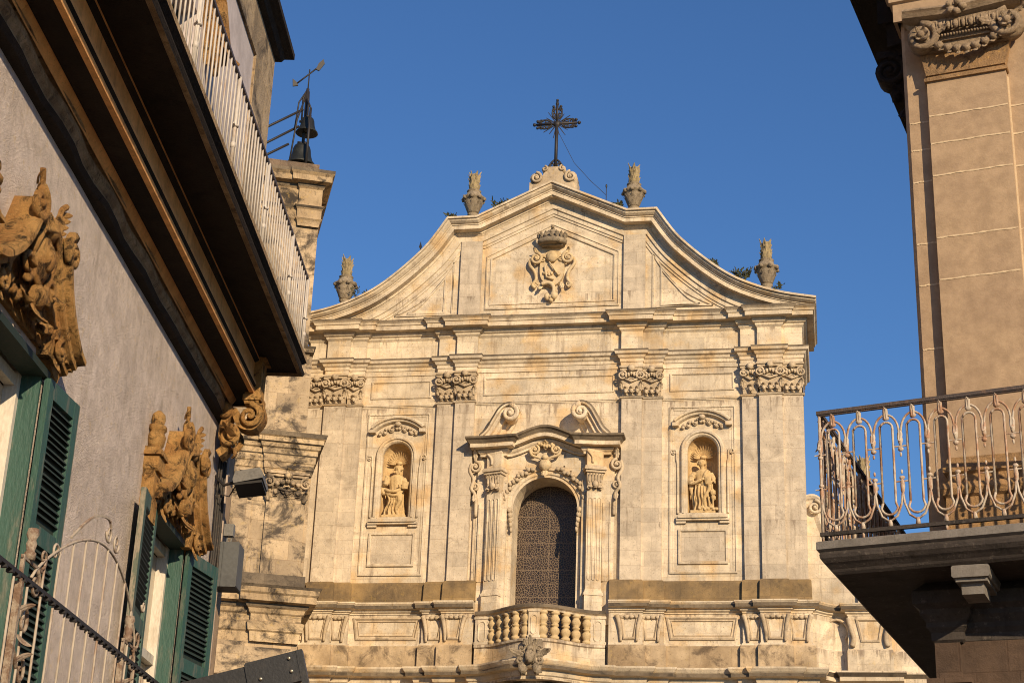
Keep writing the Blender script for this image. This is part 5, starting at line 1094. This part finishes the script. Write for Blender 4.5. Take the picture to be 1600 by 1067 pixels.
w = MB(); plan(w, [(-.40, .35), (-.2, .3), (-.2, 3), (-.40, 3)], 10.2, 10.5); plan(w, [(-.47, .30), (-.2, .3), (-.2, 3.2), (-.47, 3.2)], 10.44, 10.75); plan(w, [(-.58, .25), (-.2, .25), (-.2, 3.6), (-.58, 3.6)], 10.72, 10.95); plan(w, [(-.78, .2), (-.2, .2), (-.2, 4), (-.78, 4)], 10.95, 11.6); part('side_cornice', w, M['soot_shade'], right)  # side turned from the sun, its shade put into the near-black stone
w = MB(); XS = T(-.22, .55, 0)@R(-90)
w.lathe([(.14, 0), (.14, .2)], 16, T(-.40, .62, 9.98)@R(90, 'X')); w.scroll(-.40, 9.98, .14, 1.7, .035, y=.42, start=90, hand=-1, n=6); w.box(-.52, -.2, .4, 1.3, 10.12, 10.2); w.frus(-.26, -.1, .5, 1.2, 9.45, 10.12, .12, .05)
w.leaf((-.24, .5, 9.66), (-.6, -.2, .6), .25, .15, .6); w.leaf((-.26, .5, 9.6), (-.3, -.2, -.8), .2, .12, .6); w.blob((-.36, .45, 9.72), (.05, .05, .07), nz=.4)
part('side_capital', w, M['soot_shade'], right)  # shade of the side return painted in with the dark stone
# balcony of the right palace, drawn in world plan and brought into the local frame
ra = radians(RA)
def rl_(x, y): dx, dy = x-RO[0], y-RO[1]; return (dx*cos(ra)+dy*sin(ra), -dx*sin(ra)+dy*cos(ra))
A_ = (10.09, -46.62); B_ = (A_[0]+.208*7.5, A_[1]+.978*7.5); D_ = (A_[0]+6*cos(radians(-18)), A_[1]+6*sin(radians(-18)))
bpath = [rl_(*B_), rl_(*A_), rl_(*D_)]
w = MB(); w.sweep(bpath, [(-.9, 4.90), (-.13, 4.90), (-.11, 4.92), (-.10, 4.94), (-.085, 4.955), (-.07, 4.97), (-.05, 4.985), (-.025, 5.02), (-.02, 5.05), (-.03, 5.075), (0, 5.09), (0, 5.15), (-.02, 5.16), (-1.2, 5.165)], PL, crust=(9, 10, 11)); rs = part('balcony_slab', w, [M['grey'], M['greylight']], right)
for x in (.02, 1.25):
    w = MB()
    w.box(x+.02, x+.31, -.60, .1, 4.80, 4.895, b=.012); w.box(x+.045, x+.285, -.57, .1, 4.77, 4.80); w.box(x+.08, x+.25, -.52, -.2, 4.68, 4.77)
    part('console', w, M['greylight'], right)
def iron_panel(n, p, W):
    """row of looped bars along +x, z = 0 at the balcony floor"""
    t = 1.10; mb = MB(); cast = mb
    for k in range(n):
        x = p*(k+.5); hw = p*.235
        L_ = [(x-hw, .27)]+[(x-hw, .97-hw+.0)]+arc(x, .95-hw, hw, 180, 0, 8)[1:]+[(x+hw, .27)]+arc(x, .24, hw*1.3, -10, -170, 8)+[(x-hw, .27)]
        mb.tube([(a, 0, b) for a, b in L_], .0105, 5)
        O_ = [(x-p/2, .80)]+arc(x, .86, p*.46, 170, 10, 10, .155)+[(x+p/2, .80)]
        mb.tube([(a, 0, b) for a, b in O_], .010, 5)
        mb.tube([(x-p/2, 0, .36), (x-p/2+.012, 0, .26), (x-p*.28, 0, .16), (x, 0, .115), (x+p*.28, 0, .16), (x+p/2-.012, 0, .26), (x+p/2, 0, .36)], .010, 5)
        cast.tube([(x, 0, .075), (x, 0, .13)], [.022, .014], 6)
        cast.blob((x, 0, 1.035), (.020, .016, .05), nz=.2); cast.blob((x, 0, .985), (.028, .014, .02), nz=.2); cast.leaf((x, -.004, .98), (0, -.1, 1), .1, .055, .4, lobes=1)
    for k in range(n+1):
        x = p*k
        cast.blob((x, 0, .79), (.020, .016, .055), nz=.2); cast.blob((x, 0, .71), (.024, .018, .02), nz=.1); cast.blob((x, 0, .665), (.010, .010, .02), nz=.1); cast.tube([(x-.05, 0, .735), (x+.05, 0, .735)], .007, 4)
        cast.blob((x, 0, .40), (.019, .016, .07), nz=.2); cast.blob((x, 0, .47), (.024, .016, .018), nz=.1); cast.blob((x, 0, .52), (.010, .010, .02), nz=.1); cast.tube([(x-.05, 0, .44), (x+.05, 0, .44)], .007, 4)
        cast.leaf((x, -.004, .86), (0, -.1, -1), .1, .06, .4, lobes=1)
    W.append((mb, cast))
def place_rail(ax, ay, bx, by, n, name):
    (x0, y0), (x1, y1) = rl_(ax, ay), rl_(bx, by); L = sqrt((x1-x0)**2+(y1-y0)**2); p = L/n; W = []
    iron_panel(n, p, W); mb, cast = W[0]; ang = atan2(y1-y0, x1-x0)
    o = part('railing_panel', mb, M['rust'], rs, loc=(x0, y0, 5.165), rot=(0, 0, ang)); 
    h = MB(); h.box(-.02, L+.02, -.022, .022, 1.085, 1.115); h.box(-.015, L+.015, -.013, .013, 1.072, 1.085); part('handrail', h, M['darkrail'], o)
    h = MB(); h.box(-.02, L+.02, -.016, .016, .045, .075); part('bottom_rail', h, M['grey'], o)
    for k in range(1, n, 3): part('rail_foot', MB().tube([(p*k+p/2, 0, 0), (p*k+p/2, 0, .05)], .012, 5), M['rust'], o)
    h = MB(); h.tube([(0, 0, 0), (0, 0, 1.085)], .013, 6); part('railing_post', h, M['rust'], o)
A2 = (A_[0]+.06, A_[1]+.05)
place_rail(A2[0], A2[1], A2[0]+5.6*cos(radians(-18)), A2[1]+5.6*sin(radians(-18)), 25, 'front')
B2 = (A2[0]+.208*6.9, A2[1]+.978*6.9)
place_rail(B2[0], B2[1], A2[0], A2[1], 31, 'side')
